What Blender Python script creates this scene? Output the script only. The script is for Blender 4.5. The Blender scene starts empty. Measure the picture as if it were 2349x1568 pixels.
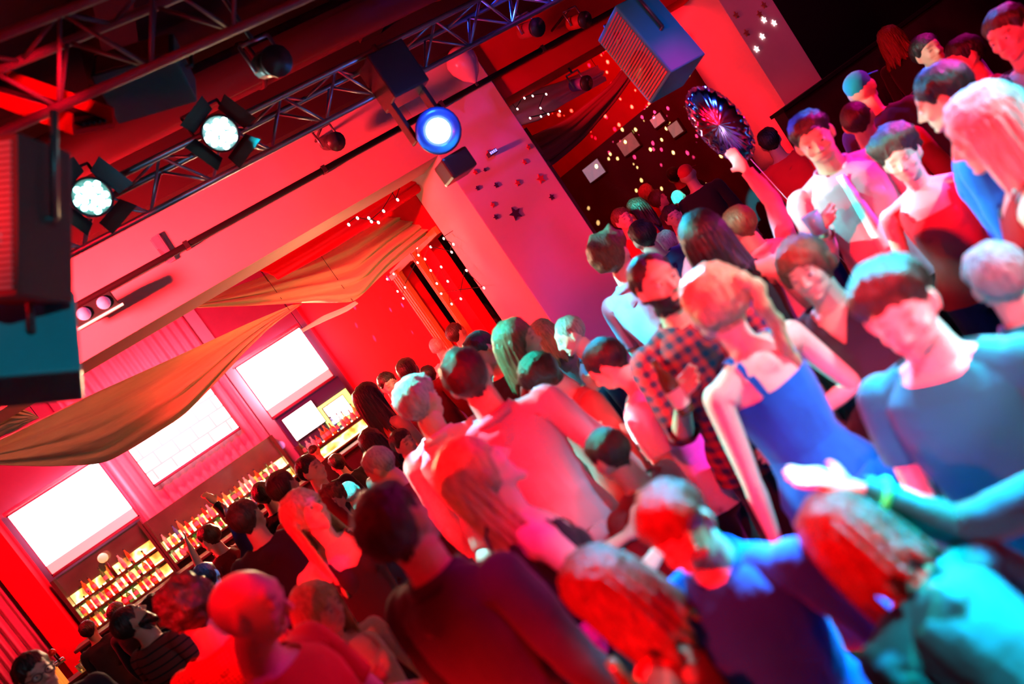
import bpy, bmesh, math, random, mathutils
import numpy as np
SC = bpy.context.scene
COL = SC.collection
# ---------------------------------------------------------------- camera, world, exposure
YAW, PIT, ROL, FPX = math.radians(24), math.radians(-4.9), math.radians(34.5), 1800.0
CAM = np.array([0., 0., 2.2])
FW = np.array([math.sin(YAW)*math.cos(PIT), math.cos(YAW)*math.cos(PIT), math.sin(PIT)])
R0 = np.array([math.cos(YAW), -math.sin(YAW), 0.]); U0 = np.cross(R0, FW)
RT = math.cos(ROL)*R0-math.sin(ROL)*U0; UP = np.cross(RT, FW)
cd = bpy.data.cameras.new('camera'); cam = bpy.data.objects.new('camera', cd); COL.objects.link(cam)
cd.sensor_width = 36; cd.lens = FPX/2349*36; cd.clip_start = .05; cd.clip_end = 100
cam.matrix_world = mathutils.Matrix(((RT[0],UP[0],-FW[0],CAM[0]),(RT[1],UP[1],-FW[1],CAM[1]),(RT[2],UP[2],-FW[2],CAM[2]),(0,0,0,1)))
cd.dof.use_dof = True; cd.dof.focus_distance = 8.0; cd.dof.aperture_fstop = 1.1
SC.camera = cam
def P(x, y, **k):
    d = FW*FPX+RT*(x-1174.5)-UP*(y-784)
    if 'X' in k: t = k['X']/d[0]
    elif 'Y' in k: t = k['Y']/d[1]
    elif 'Z' in k: t = (k['Z']-2.2)/d[2]
    else: t = k['D']/FPX
    return CAM+d*t
w = bpy.data.worlds.new('world'); SC.world = w; w.use_nodes = True
w.node_tree.nodes['Background'].inputs[0].default_value = (1,.02,.12,1); w.node_tree.nodes['Background'].inputs[1].default_value = .015
SC.view_settings.view_transform = 'Standard'; SC.view_settings.look = 'None'; SC.view_settings.exposure = 0; SC.view_settings.gamma = 1
SC.view_settings.use_curve_mapping = False
SC.cycles.max_bounces = 5; SC.cycles.diffuse_bounces = 3; SC.cycles.glossy_bounces = 3; SC.cycles.sample_clamp_indirect = 4; SC.cycles.use_denoising = True
# ---------------------------------------------------------------- the club's lights, with added washes and aimed spots
def aim(o, tgt):
    d = mathutils.Vector(tgt)-o.location; o.rotation_euler = d.to_track_quat('-Z','Y').to_euler()
def area(name, loc, tgt, size, col, e, size_y=None, spread=None):
    l = bpy.data.lights.new(name, 'AREA'); l.energy = e; l.color = col; l.size = size
    if size_y: l.shape = 'RECTANGLE'; l.size_y = size_y
    if spread: l.spread = math.radians(spread)
    o = bpy.data.objects.new(name, l); COL.objects.link(o); o.location = loc; aim(o, tgt); return o
def spot(name, loc, tgt, ang, col, e, blend=.3, r=.06):
    l = bpy.data.lights.new(name, 'SPOT'); l.energy = e; l.color = col; l.spot_size = math.radians(ang); l.spot_blend = blend; l.shadow_soft_size = r
    o = bpy.data.objects.new(name, l); COL.objects.link(o); o.location = loc; aim(o, tgt); return o
RED = (1,.0015,.012); SALMON = (1,.024,.034); MAG = (1,.02,.5); BLUE = (.03,.12,1); CYAN = (.0,.75,1); TEAL = (0,.9,.75); AMB = (1,.10,.005)
# LIGHTS
def gobo(o, col, sc, lo, hi, kind='noise', seed=0.):
    """a noise or dot pattern added to the lamp to break its light into patches"""
    l = o.data; l.use_nodes = True; nt = l.node_tree; em = [q for q in nt.nodes if q.type == 'EMISSION'][0]; l.color = (1,1,1); em.inputs['Color'].default_value = (*col,1)
    tc = nt.nodes.new('ShaderNodeTexCoord'); mp = nt.nodes.new('ShaderNodeMapping'); mp.inputs['Location'].default_value = (seed,seed*.7,seed*.3); nt.links.new(tc.outputs['Normal'], mp.inputs[0])
    if kind == 'noise':
        n = nt.nodes.new('ShaderNodeTexNoise'); n.inputs['Scale'].default_value = sc; n.inputs['Detail'].default_value = 1; src = n.outputs['Fac']
    else:
        n = nt.nodes.new('ShaderNodeTexVoronoi'); n.inputs['Scale'].default_value = sc; src = n.outputs['Distance']
    nt.links.new(mp.outputs[0], n.inputs['Vector']); mr = nt.nodes.new('ShaderNodeMapRange'); mr.inputs['From Min'].default_value = lo; mr.inputs['From Max'].default_value = hi
    nt.links.new(src, mr.inputs['Value']); nt.links.new(mr.outputs[0], em.inputs['Strength']); return o
area('red_wash_beam', (-1.6,5.5,3.78), (1.0,7.0,3.66), .4, SALMON, 175, None, 62)
area('red_wash_hall', (-2.4,9.6,3.7), (4.2,10.2,1.6), .6, RED, 650, None, 110)
gobo(spot('red_key', (-3.4,.5,4.2), (1.15,2.9,1.1), 54, RED, 6000, .9, .12), (1,.0015,.006), 6, .46, .57)
spot('red_fill', (-2.0,3.4,4.0), (2.6,4.2,1.3), 74, (1,.001,.012), 480, .5, .3)
gobo(spot('red_front', (-.6,-1.6,4.4), (3.0,2.6,1.25), 50, RED, 1700, .6, .12), (1,.006,.02), 7, .46, .56, 'noise', 3.)
gobo(spot('pink_front', (1.2,-1.0,3.9), (2.5,3.0,1.4), 46, RED, 900, .8, .08), (1,.07,.12), 8, .48, .60, 'noise', 8.)
area('back_wall_wash', (.3,10.5,4.7), (.3,16,2.9), 1.0, (1,.003,.045), 480, .4, 100)
area('red_wash_bay', (5.9,8.2,4.2), (8.5,9.8,3.9), .4, RED, 90)
spot('violet_wash', (4.7,2.8,4.5), (4.4,7,2.3), 44, (.32,.03,.40), 300, .8, .1)
gobo(spot('magenta_crowd', (7.5,2.6,4.3), (4.1,2.8,1.4), 60, RED, 1100, .6), (1,.006,.45), 7, .45, .56, 'noise', 5.)
gobo(spot('blue_crowd', (3.6,6.2,4.4), (4.7,2.9,1.6), 56, RED, 1500, .5), (.01,.07,1), 7, .47, .56, 'noise', 11.)
gobo(spot('cyan_par_beam', (.55,4.8,3.85), (1.75,3.3,1.5), 44, RED, 2400, .2), (0,1,.85), 7, .50, .56, 'noise', 2.)
gobo(spot('cyan_par_beam_wide', (1.42,4.8,3.85), (3.0,4.6,1.6), 50, RED, 2200, .2), (0,.85,1), 7, .50, .56, 'noise', 6.)
spot('moving_head_beam', (2.67,4.75,3.25), (2.1,2.0,1.4), 40, (.0,.55,1), 700, .2)
spot('teal_side', (4.4,-.9,4.2), (2.75,1.05,1.2), 44, (0,.55,.65), 1900, .3)
spot('cyan_low', (2.7,1.7,4.2), (1.72,1.1,1.35), 24, (0,.45,1), 700, .3)
TR1, TR2, TR3 = (.53,4.75,3.8), (1.38,4.75,3.8), (2.67,4.7,3.2)
for n_, (fr, px, py, D, ang, col, e_) in enumerate(((TR1,1125,930,3.45,9,(0,.8,1),2600),(TR2,1005,1020,3.95,8,(.45,.65,1),2600),(TR2,1232,838,3.7,7,(0,1,.75),1600),(TR3,2075,640,1.85,12,(0,.7,1),1900),(TR1,805,1118,5.8,6,(0,.9,1),1500),
        (TR2,1562,448,9.3,5,(0,1,.8),9000),((3.3,2.3,4.3),1740,1170,1.72,13,(0,.50,1),3600),((3.5,1.8,4.3),1800,1360,1.62,15,(0,.45,1),3400),((4.4,.9,4.0),2150,1120,1.45,13,(0,1,.75),1700),((5.2,1.2,4.2),2230,880,1.9,18,(0,.50,.7),2600),((.3,-.7,3.5),2045,745,1.84,11,(1,.16,.28),800),(TR3,1897,430,3.8,5,(.5,.75,1),1500),((5.0,3.8,4.3),2330,60,3.6,12,(0,.25,1),1500),
        (TR1,962,885,4.0,6,(0,1,.8),1600),(TR2,1078,842,3.4,6,(0,1,.9),1500),(TR1,1950,165,5.1,6,(0,.8,.7),1500),((6.5,4.4,4.3),2180,300,2.9,14,(.0,.15,1),1500),((6.2,1.0,4.2),1990,440,3.4,14,(1,.02,.6),2600),(TR2,480,1300,5.6,6,(.0,.2,.8),900))):
    spot('aimed_beam', fr, tuple(P(px,py,D=D)), ang, col, e_, .25, .04)  # spots added to colour single people; many start where no fixture hangs
area('drape_warm', (1.6,11.2,2.5), (.8,8.5,3.1), .5, (1,.62,.34), 130, None, 80)  # unseen area added to warm the drapes
area('drape_warm_low', (2.2,6.9,2.5), (1.6,8.6,3.2), .3, (1,.55,.25), 16)  # second added area, facing away from the camera, for the drapes
area('purple_booth', (9.5,4.5,4.0), (7.9,7,2.6), .5, (1,.05,.22), 20)
# ---------------------------------------------------------------- body prototype
V3 = mathutils.Vector
SH = 0.185
J = {  # rest joints, facing +Y, x to the figure's right
 'pelvis': (0,0,.98), 'spine': (0,0,1.08), 'chest': (0,-.005,1.22), 'neck': (0,-.02,1.49), 'head': (0,-.005,1.575),
}
A_DIR = np.array([.62,0,-.785]); A_DIR /= np.linalg.norm(A_DIR)
for s, n in ((1,'r'), (-1,'l')):
    sh = np.array([s*SH,-.01,1.44]); d = A_DIR*np.array([s,1,1])
    el = sh+d*.29; wr = el+d*.255
    J['upper_'+n] = tuple(sh); J['fore_'+n] = tuple(el); J['hand_'+n] = tuple(wr)
    J['thigh_'+n] = (s*.095,0,.93); J['shin_'+n] = (s*.10,.005,.50); J['foot_'+n] = (s*.105,-.01,.085)
def hand_frame(s):
    d = A_DIR*np.array([s,1,1]); fwd = np.array([0,1.,0]); out = np.cross(fwd, d)*s   # palm normal points inward (-out)
    return d, fwd, out
def prim_sphere(bm, c, r, rot=None, seg=14):
    m = mathutils.Matrix.Translation(c)
    if rot is not None: m = m @ rot.to_matrix().to_4x4()
    m = m @ mathutils.Matrix.Diagonal((r[0],r[1],r[2],1))
    bmesh.ops.create_uvsphere(bm, u_segments=seg, v_segments=max(8,seg//2+2), radius=1, matrix=m)
def prim_limb(bm, pts, n=12):
    """closed tapered tube through (x,y,z,rx,ry) stations"""
    P = [np.array(p[:3], float) for p in pts]; rings = []
    for i, p in enumerate(P):
        t = P[min(i+1,len(P)-1)]-P[max(i-1,0)]; t /= np.linalg.norm(t)
        a = np.array([0,1.,0]) if abs(t[1]) < .9 else np.array([1.,0,0])
        x = np.cross(a, t); x /= np.linalg.norm(x); y = np.cross(t, x)
        rx, ry = pts[i][3], pts[i][4]
        rings.append([bm.verts.new(p+x*rx*math.cos(k*2*math.pi/n)+y*ry*math.sin(k*2*math.pi/n)) for k in range(n)])
    for a, b in zip(rings, rings[1:]):
        for k in range(n): bm.faces.new((a[k],a[(k+1)%n],b[(k+1)%n],b[k]))
    bm.faces.new(rings[0][::-1]); bm.faces.new(rings[-1])
    for e, q in ((0,P[0]), (-1,P[-1])):
        prim_sphere(bm, q, (pts[e][3]*.97,pts[e][3]*.97,min(pts[e][3],pts[e][4])*.97), seg=10)
def build_body(female, voxel, target):
    bm = bmesh.new(); f = 1 if female else 0
    # trunk: (z, half width, half depth, y offset)
    T = [(.86,.10,.09,-.01),(.92,.165+.01*f,.115,-.01),(.99,.170+.01*f,.118,-.012),(1.07,.150-.015*f,.105,-.005),(1.14,.140-.022*f,.098,.0),
         (1.22,.150-.02*f,.104,.0),(1.31,.165-.022*f,.112,.0),(1.38,.170-.022*f,.108,-.003),(1.43,.165-.02*f,.095,-.008),(1.475,.115-.01*f,.07,-.015),(1.50,.065,.055,-.018)]
    rings = []; n = 24
    for z, w, d, y in T:
        rings.append([bm.verts.new((w*math.copysign(abs(math.cos(a))**.85,math.cos(a)), y+d*math.copysign(abs(math.sin(a))**.85,math.sin(a)), z)) for a in [k*2*math.pi/n for k in range(n)]])
    for a, b in zip(rings, rings[1:]):
        for k in range(n): bm.faces.new((a[k],a[(k+1)%n],b[(k+1)%n],b[k]))
    bm.faces.new(rings[0][::-1]); bm.faces.new(rings[-1])
    prim_limb(bm, [(0,-.02,1.43,.10,.07),(0,-.022,1.485,.072-.010*f,.062-.008*f),(0,-.014,1.54,.060-.009*f,.061-.008*f),(0,-.006,1.60,.058-.004*f,.062-.004*f)])
    for s in (1,-1):
        prim_sphere(bm, (s*.058,.074,1.325), (.060,.044 if f else .035,.060))          # chest
        prim_sphere(bm, (s*.075,-.075,.90), (.085,.085,.095))           # seat
        prim_limb(bm, [(s*.03,-.03,1.50,.028,.034),(s*.10,-.025,1.463,.040,.042),(s*(SH-.012),-.01,1.424,.056,.056)])  # shoulder line
        n_ = 'r' if s > 0 else 'l'
        sh, el, wr = (np.array(J[k+n_]) for k in ('upper_','fore_','hand_'))
        k = .86 if f else 1
        L = lambda a,b,t: a+(b-a)*t
        prim_limb(bm, [(*sh,.056*k,.056*k),(*L(sh,el,.3),.050*k,.052*k),(*L(sh,el,.65),.044*k,.047*k),(*el,.038*k,.038*k),(*L(el,wr,.25),.041*k,.040*k),(*L(el,wr,.6),.034*k,.031*k),(*wr,.027*k,.022*k)])
        d, fw, out = hand_frame(s)
        c = wr+d*.05
        # palm: flattened in 'out', wide along fwd
        prim_limb(bm, [(*(wr-d*.01),.023,.026),(*(wr+d*.035),.0185,.038),(*(wr+d*.085),.0165,.042)], 12)
        for i, (off, ln) in enumerate(((.031,.072),(.0105,.080),(-.0105,.075),(-.030,.060))):
            b = wr+d*.078+fw*off*.95; dd = d.copy(); p = [b]
            for q, fr in enumerate((.46,.30,.24)):
                ang = math.radians(8+16*q); dv = d*math.cos(ang)-out*math.sin(ang)+fw*off*1.6
                p.append(p[-1]+dv*ln*fr*1.1)
            prim_limb(bm, [(*p[0],.0105,.0105),(*p[1],.0098,.0098),(*p[2],.0090,.0090),(*p[3],.0080,.0080)], 8)
        b = wr+d*.022+fw*.024-out*.004; dv = d*.66+fw*.70-out*.25; dv /= np.linalg.norm(dv)
        e = b+dv*.042; dv2 = d*.86+fw*.42-out*.3; dv2 /= np.linalg.norm(dv2)
        prim_limb(bm, [(*b,.014,.014),(*e,.0118,.0118),(*(e+dv2*.030),.0095,.0095)], 8)
        hp, kn, an = (np.array(J[q+n_]) for q in ('thigh_','shin_','foot_'))
        prim_limb(bm, [(*hp,.088,.095),(*L(hp,kn,.3),.080,.084),(*L(hp,kn,.7),.062,.064),(*kn,.052,.056),(*L(kn,an,.25),.053,.056),(*L(kn,an,.6),.042,.043),(*an,.034,.036)])
        prim_limb(bm, [(s*.105,-.045,.045,.036,.040),(s*.108,.03,.045,.042,.036),(s*.112,.11,.030,.046,.026),(s*.112,.17,.024,.036,.020)])
    # head, centre 0,0.01,1.675
    S = lambda c, r, sg=18: prim_sphere(bm, c, r, None, sg)
    S((0,-.012,1.692), (.076,.096,.088), 28)      # cranium
    S((0,.022,1.665), (.066,.070,.080), 24)       # face mass
    S((0,.038,1.616), (.053,.052,.046), 20)       # jaw
    S((0,.075,1.582), (.020,.020,.016))           # chin
    S((0,.060,1.715), (.053,.024,.030))           # forehead
    for s in (1,-1):
        S((s*.026,.078,1.699), (.023,.010,.007)) # brow ridge
        S((s*.036,.062,1.652), (.022,.021,.022))  # cheekbone
        S((s*.030,.078,1.682), (.0125,.0095,.0085)) # lid
        S((s*.011,.092,1.646), (.008,.010,.007))  # nostril wing
        prim_limb(bm, [(s*.055,.0,1.64,.014,.02),(s*.042,.044,1.603,.013,.014),(s*.014,.072,1.586,.012,.012)], 8)  # jaw line
        prim_sphere(bm, (s*.079,-.008,1.668), (.009,.019,.030), mathutils.Euler((math.radians(-10),0,math.radians(s*-22))))
        prim_sphere(bm, (s*.077,-.001,1.645), (.008,.010,.012))
    prim_limb(bm, [(0,.084,1.694,.009,.008),(0,.098,1.668,.010,.010),(0,.107,1.653,.0115,.010)], 10)  # nose
    S((0,.0815,1.6245), (.021,.0115,.0065)); S((0,.080,1.612), (.018,.0115,.0070))  # lips
    me = bpy.data.meshes.new('body_rest'); bm.to_mesh(me); bm.free()
    o = bpy.data.objects.new('tmp', me); bpy.context.scene.collection.objects.link(o)
    m = o.modifiers.new('r','REMESH'); m.mode = 'VOXEL'; m.voxel_size = voxel; m.adaptivity = 0
    m = o.modifiers.new('s','SMOOTH'); m.factor = .5; m.iterations = 4 if voxel < .008 else 2
    m = o.modifiers.new('d','DECIMATE'); m.ratio = .5
    dg = bpy.context.evaluated_depsgraph_get()
    tmp = bpy.data.meshes.new_from_object(o.evaluated_get(dg)); nf = len(tmp.polygons); bpy.data.meshes.remove(tmp)
    # after 50 % the evaluated mesh is triangles; set the ratio for the target count
    m.ratio = max(.02, .5*target/nf)
    bpy.context.view_layer.update(); dg = bpy.context.evaluated_depsgraph_get()
    tmp = bpy.data.meshes.new_from_object(o.evaluated_get(dg))
    nv = len(tmp.vertices); co = np.empty(nv*3); tmp.vertices.foreach_get('co', co); co = co.reshape(-1,3)
    tmp.calc_loop_triangles(); tri = np.empty(len(tmp.loop_triangles)*3, dtype=np.int64); tmp.loop_triangles.foreach_get('vertices', tri)
    nr = np.empty(nv*3); tmp.vertices.foreach_get('normal', nr)
    bpy.data.objects.remove(o); bpy.data.meshes.remove(tmp); bpy.data.meshes.remove(me)
    tri = tri.reshape(-1,3)
    # keep the largest connected shell only
    return co, tri, nr.reshape(-1,3)

BONES = ['pelvis','spine','chest','neck','head'] + [b+s for s in 'rl' for b in ('upper_','fore_','hand_','fing_','thigh_','shin_','foot_')]
PARENT = {'pelvis':None,'spine':'pelvis','chest':'spine','neck':'chest','head':'neck'}
for s in 'rl':
    PARENT.update({'upper_'+s:'chest','fore_'+s:'upper_'+s,'hand_'+s:'fore_'+s,'fing_'+s:'hand_'+s,'thigh_'+s:'pelvis','shin_'+s:'thigh_'+s,'foot_'+s:'shin_'+s})
for s, n in ((1,'r'),(-1,'l')):
    d = A_DIR*np.array([s,1,1]); J['fing_'+n] = tuple(np.array(J['hand_'+n])+d*.082)
def skin_weights(co):
    """smooth weights from distance to bone segments"""
    seg = {'pelvis':((0,0,.90),(0,0,1.04),.17),'spine':((0,0,1.06),(0,0,1.18),.15),'chest':((0,0,1.22),(0,-.01,1.42),.165),
           'neck':((0,-.018,1.49),(0,-.01,1.56),.058),'head':((0,0,1.62),(0,0,1.73),.085)}
    for s, n in ((1,'r'),(-1,'l')):
        a = {k:np.array(J[k+n]) for k in ('upper_','fore_','hand_','fing_','thigh_','shin_','foot_')}; d = A_DIR*np.array([s,1,1])
        seg['upper_'+n] = (a['upper_']+d*.02, a['fore_']-d*.02,.05); seg['fore_'+n] = (a['fore_']+d*.02,a['hand_']-d*.015,.04)
        seg['hand_'+n] = (a['hand_']+d*.02,a['fing_']-d*.012,.03); seg['fing_'+n] = (a['fing_']+d*.012,a['fing_']+d*.09,.03)
        seg['thigh_'+n] = (a['thigh_']-np.array([0,0,.05]),a['shin_']+np.array([0,0,.03]),.085)
        seg['shin_'+n] = (a['shin_']-np.array([0,0,.03]),a['foot_']+np.array([0,0,.03]),.05); seg['foot_'+n] = ((s*.105,-.03,.04),(s*.112,.15,.03),.04)
    W = np.zeros((len(co),len(BONES)))
    for i, b in enumerate(BONES):
        A, B, r = seg[b]; A = np.array(A,float); B = np.array(B,float); ab = B-A
        t = np.clip(((co-A)@ab)/(ab@ab),0,1); d = np.linalg.norm(co-(A+t[:,None]*ab),axis=1)/r
        W[:,i] = 1/np.maximum(d,.05)**7
    x = co[:,0]
    for s, n in ((1,'r'),(-1,'l')):
        for b in ('upper_','fore_','hand_','fing_','thigh_','shin_','foot_'): W[x*s < -.01, BONES.index(b+n)] = 0
        # the thumb belongs to the hand
        d, fw, out = hand_frame(s); q = co-np.array(J['hand_'+n]); th = ((q@fw) > .046) & ((q@d) < .14) & ((q@d) > .02)
        W[th, BONES.index('fing_'+n)] *= .02
    for b in BONES:
        if b[:5] in ('thigh','shin_','foot_','pelvi','spine'): W[np.abs(x) > .25, BONES.index(b)] = 0
    W[co[:,2] > 1.60] *= np.array([0 if b.startswith(('upper','fore','hand','fing','chest','spine')) else 1 for b in BONES])
    W /= W.sum(1)[:,None]
    return W
def rot_between(a, b):
    return np.array(mathutils.Vector(a).rotation_difference(mathutils.Vector(b)).to_matrix())
def eul(x, y, z):
    return np.array(mathutils.Euler((math.radians(x),math.radians(y),math.radians(z)),'XYZ').to_matrix())
def solve_pose(pose):
    """pose -> bone: (3x3 rotation, origin) in figure space"""
    G = {}
    loc = {'pelvis':eul(*pose.get('pelvis',(0,0,0))),'spine':eul(*pose.get('spine',(0,0,0))),'chest':eul(*pose.get('chest',(0,0,0))),
           'neck':eul(*[v*.4 for v in pose.get('head',(0,0,0))]),'head':eul(*[v*.6 for v in pose.get('head',(0,0,0))])}
    for b in BONES:
        p = PARENT[b]
        if p is None: G[b] = (loc[b], np.array(J[b])); continue
        Rp, Op = G[p]; O = Op+Rp@(np.array(J[b])-np.array(J[p]))
        side = b[-1]; s = 1 if side == 'r' else -1; d = A_DIR*np.array([s,1,1])
        if b.startswith('upper_'):
            t = np.array(pose.get('ua_'+side,(.22,0,-1)),float)*np.array([s,1,1]); t /= np.linalg.norm(t)
            R = Rp@rot_between(d, t)
        elif b.startswith('fore_'):
            t = np.array(pose.get('fa_'+side,(.12,.25,-1)),float)*np.array([s,1,1]); t /= np.linalg.norm(t)
            Rc = G['chest'][0]; cur = Rp@d; R = rot_between(cur, Rc@t)@Rp
        elif b.startswith('hand_'): R = Rp@np.array(mathutils.Matrix.Rotation(math.radians(pose.get('twist_'+side,0)),3,mathutils.Vector(d)))
        elif b.startswith('fing_'): R = Rp@np.array(mathutils.Matrix.Rotation(math.radians(pose.get('curl',15))*1,3,mathutils.Vector((0,s,0))))
        elif b.startswith('thigh_'): R = Rp@eul(*pose.get('th_'+side,(0,0,0)))
        elif b.startswith('shin_'): R = Rp@eul(*pose.get('sn_'+side,(0,0,0)))
        else: R = Rp@loc.get(b, np.eye(3))
        G[b] = (R, O)
    return G
def pose_points(co, W, G):
    out = np.zeros_like(co)
    for i, b in enumerate(BONES):
        R, O = G[b]; w = W[:,i:i+1]
        if w.max() < 1e-4: continue
        out += w*((co-np.array(J[b]))@R.T+O)
    return out
# ---------------------------------------------------------------- clothing cut from the figure's own surface
def clip(co, W, nr, tri, g):
    """keep the part of the surface where the scalar field g is positive, cutting triangles cleanly"""
    s = g > 0; n_in = s[tri].sum(1)
    keep = list(map(tuple, tri[n_in == 3])); mixed = tri[(n_in > 0) & (n_in < 3)]
    new = {}; ext = []
    def cut(a, b):
        k = (a,b) if a < b else (b,a)
        if k not in new:
            t = g[k[0]]/(g[k[0]]-g[k[1]]); new[k] = len(co)+len(ext); ext.append((k[0],k[1],t))
        return new[k]
    for t in mixed.tolist():
        ins = [v for v in t if s[v]]
        if len(ins) == 1:
            i = t.index(ins[0]); a, b, c = t[i], t[(i+1)%3], t[(i+2)%3]; keep.append((a, cut(a,b), cut(a,c)))
        else:
            i = [k for k in range(3) if not s[t[k]]][0]; a, b, c = t[i], t[(i+1)%3], t[(i+2)%3]
            p, q = cut(a,b), cut(a,c); keep.append((p,b,c)); keep.append((p,c,q))
    if ext:
        e = np.array([(a,b) for a,b,_ in ext]); t = np.array([x[2] for x in ext])[:,None]
        mix = lambda M: np.vstack([M, M[e[:,0]]*(1-t)+M[e[:,1]]*t])
        co, W, nr = mix(co), mix(W), mix(nr)
    tr = np.array(keep, dtype=np.int64).reshape(-1,3)
    if len(tr) == 0: return co[:0], W[:0], nr[:0], tr
    u, inv = np.unique(tr, return_inverse=True)
    return co[u], W[u], nr[u], inv.reshape(-1,3)
def vnoise(p, sc, seed=0.):
    """cheap smooth vector-free noise from summed sines"""
    q = p*sc+seed; a = np.sin(q[:,0]*1.7+1.3*np.sin(q[:,1]*1.1+seed)+q[:,2]*.6); b = np.sin(q[:,1]*2.3+1.7*np.sin(q[:,2]*1.3)+q[:,0]*.9+2)
    c = np.sin(q[:,2]*1.9+1.1*np.sin(q[:,0]*1.9+4)+q[:,1]*1.2+5)
    return (a+b+c)/3
def arm_param(co):
    """distance along the arm from the shoulder, and a mask of the arm zone"""
    par = np.full(len(co), -1.); 
    for s, n in ((1,'r'),(-1,'l')):
        d = A_DIR*np.array([s,1,1]); q = co-np.array(J['upper_'+n]); t = q@d; r = np.linalg.norm(q-t[:,None]*d,axis=1)
        m = (t > .02) & (r < .13) & (co[:,0]*s > .12) & (co[:,0]*s > .155+.0*t) & (t > (r-.05)*.5)
        par[m] = t[m]
    return par
def cloth_field(co, sleeve, neck, hem):
    par = arm_param(co); x, y, z = co.T
    front = np.clip(y*14+.3, 0, 1)
    if neck == 'crew': nz = 1.500-.028*front
    elif neck == 'collar': nz = 1.512-.03*front*(np.abs(x) < .05)
    elif neck == 'vee': nz = 1.505-front*np.clip(.13-np.abs(x)*1.7,0.02,1)
    elif neck == 'scoop': nz = 1.46-.075*front*(np.abs(x) < .09)
    elif neck == 'strap': nz = 1.372+.018*np.cos(np.clip(np.abs(x)-.07,-.08,.08)*30)*(y > 0)
    else: nz = 1.425+0*z  # tank
    g = np.minimum((nz-z), 1)
    if sleeve > 0: g = np.maximum(g, np.minimum(1.375+np.abs(x)*1.2-z, 1))
    if neck == 'strap': g = np.maximum(g, .011-np.abs(np.abs(x)-.090))
    if neck == 'tank': g = np.maximum(g, .024-np.abs(np.abs(x)-.108))
    if sleeve <= 0: g = np.minimum(g, np.where(z > 1.2, .150-np.abs(x)+.0*z, 1)); g = np.where(par > 0, np.minimum(g, .02-par), g)
    else: g = np.where(par > 0, np.minimum(g, sleeve-par), g)
    g = np.where(par > 0, g, np.minimum(g, z-hem))
    return g
BODIES = {}
def get_body(f, lod):
    k = (f, lod)
    if k not in BODIES:
        co, tri, nr = build_body(f, *{0:(.0055,15000), 1:(.0085,5200), 2:(.012,2200)}[lod]); BODIES[k] = (co, skin_weights(co), nr, tri)
    return BODIES[k]
def mesh_obj(name, co, tri, mat, parent, smooth=True):
    me = bpy.data.meshes.new(name); me.from_pydata(co.tolist(), [], tri.tolist() if hasattr(tri,'tolist') else tri)
    me.polygons.foreach_set('use_smooth', [smooth]*len(me.polygons)); me.materials.append(mat); me.update()
    o = bpy.data.objects.new(name, me); COL.objects.link(o)
    if parent is not None: o.parent = parent
    return o
HC = np.array([0,.0,1.675])
def head_az(co):
    p = co-HC; return p, np.degrees(np.arctan2(np.abs(p[:,0]), p[:,1]))
HAIRLINE = {'short':([0,30,55,75,100,125,180],[.060,.055,.030,.0,.034,-.045,-.075]), 'receding':([0,20,40,60,80,100,125,180],[.095,.085,.06,.045,.0,.034,-.045,-.07]),
            'full':([0,30,50,70,100,125,180],[.050,.040,.000,-.06,-.08,-.09,-.09]), 'cap':([0,60,100,180],[.045,.035,.030,.0]), 'buzz':([0,30,55,75,100,125,180],[.060,.050,.030,.0,.03,-.04,-.065])}
def tube_obj(name, pts, rad, mat, parent, n=10):
    bm = bmesh.new(); prim_limb(bm, [(*p, r, r) for p, r in zip(pts, rad)], n)
    me = bpy.data.meshes.new(name); bm.to_mesh(me); bm.free(); me.polygons.foreach_set('use_smooth', [True]*len(me.polygons)); me.materials.append(mat)
    o = bpy.data.objects.new(name, me); COL.objects.link(o); o.parent = parent; return o
def grid_shell(g, th):
    """closed thin solid from a grid of points (n,m,3), th = thickness"""
    n, m, _ = g.shape; du = np.gradient(g, axis=0); dv = np.gradient(g, axis=1); nn = np.cross(du, dv); nn /= np.maximum(np.linalg.norm(nn,axis=2,keepdims=True),1e-9)
    a = g+nn*th/2; b = g-nn*th/2; co = np.vstack([a.reshape(-1,3), b.reshape(-1,3)]); N = n*m; f = []
    for i in range(n-1):
        for j in range(m-1):
            q = (i*m+j, (i+1)*m+j, (i+1)*m+j+1, i*m+j+1); f.append(q); f.append(tuple(N+k for k in q[::-1]))
    for i in range(n-1):
        f.append((i*m, N+i*m, N+(i+1)*m, (i+1)*m)); k = m-1; f.append((i*m+k, (i+1)*m+k, N+(i+1)*m+k, N+i*m+k))
    for j in range(m-1):
        f.append((j, j+1, N+j+1, N+j)); k = (n-1)*m; f.append((k+j, N+k+j, N+k+j+1, k+j+1))
    return co, f
def long_hair(L, seed, wave=.012, spread=1., full=125, part_front=True):
    """a curtain of hair round the back and sides of the head, in rest coordinates"""
    n, m = 56, 16; G = np.zeros((n,m,3)); r = np.random.RandomState(int(seed*10)+1)
    ph = r.rand(8)*6.28
    for i in range(n):
        a = math.radians(-full+2*full*i/(n-1)); 
        for j in range(m):
            t = j/(m-1); z = 1.735-(L+.08)*t
            rx, ry = .088+.014*math.sin(min(1,t*2.2)*1.57), .108+.010*math.sin(min(1,t*2.2)*1.57)
            if z < 1.60: rx += (1.60-z)*.18*spread; ry += (1.60-z)*.02
            w = wave*t*(math.sin(a*5+ph[0]+t*3)+.6*math.sin(a*9+ph[1]-t*5))+.0045*math.sin(a*26+ph[2]+2*t)+.003*math.sin(a*47+ph[3]+3*t)
            if t > .9: z += .03*math.sin(a*11+ph[4])*(t-.9)*10
            top = math.cos(max(0,(z-1.70)/.085)*1.2) if z > 1.70 else 1
            G[i,j] = ((rx+w)*math.sin(a)*top, -.012-(ry+w)*math.cos(a)*top, z)
    return grid_shell(G, .012)
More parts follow.
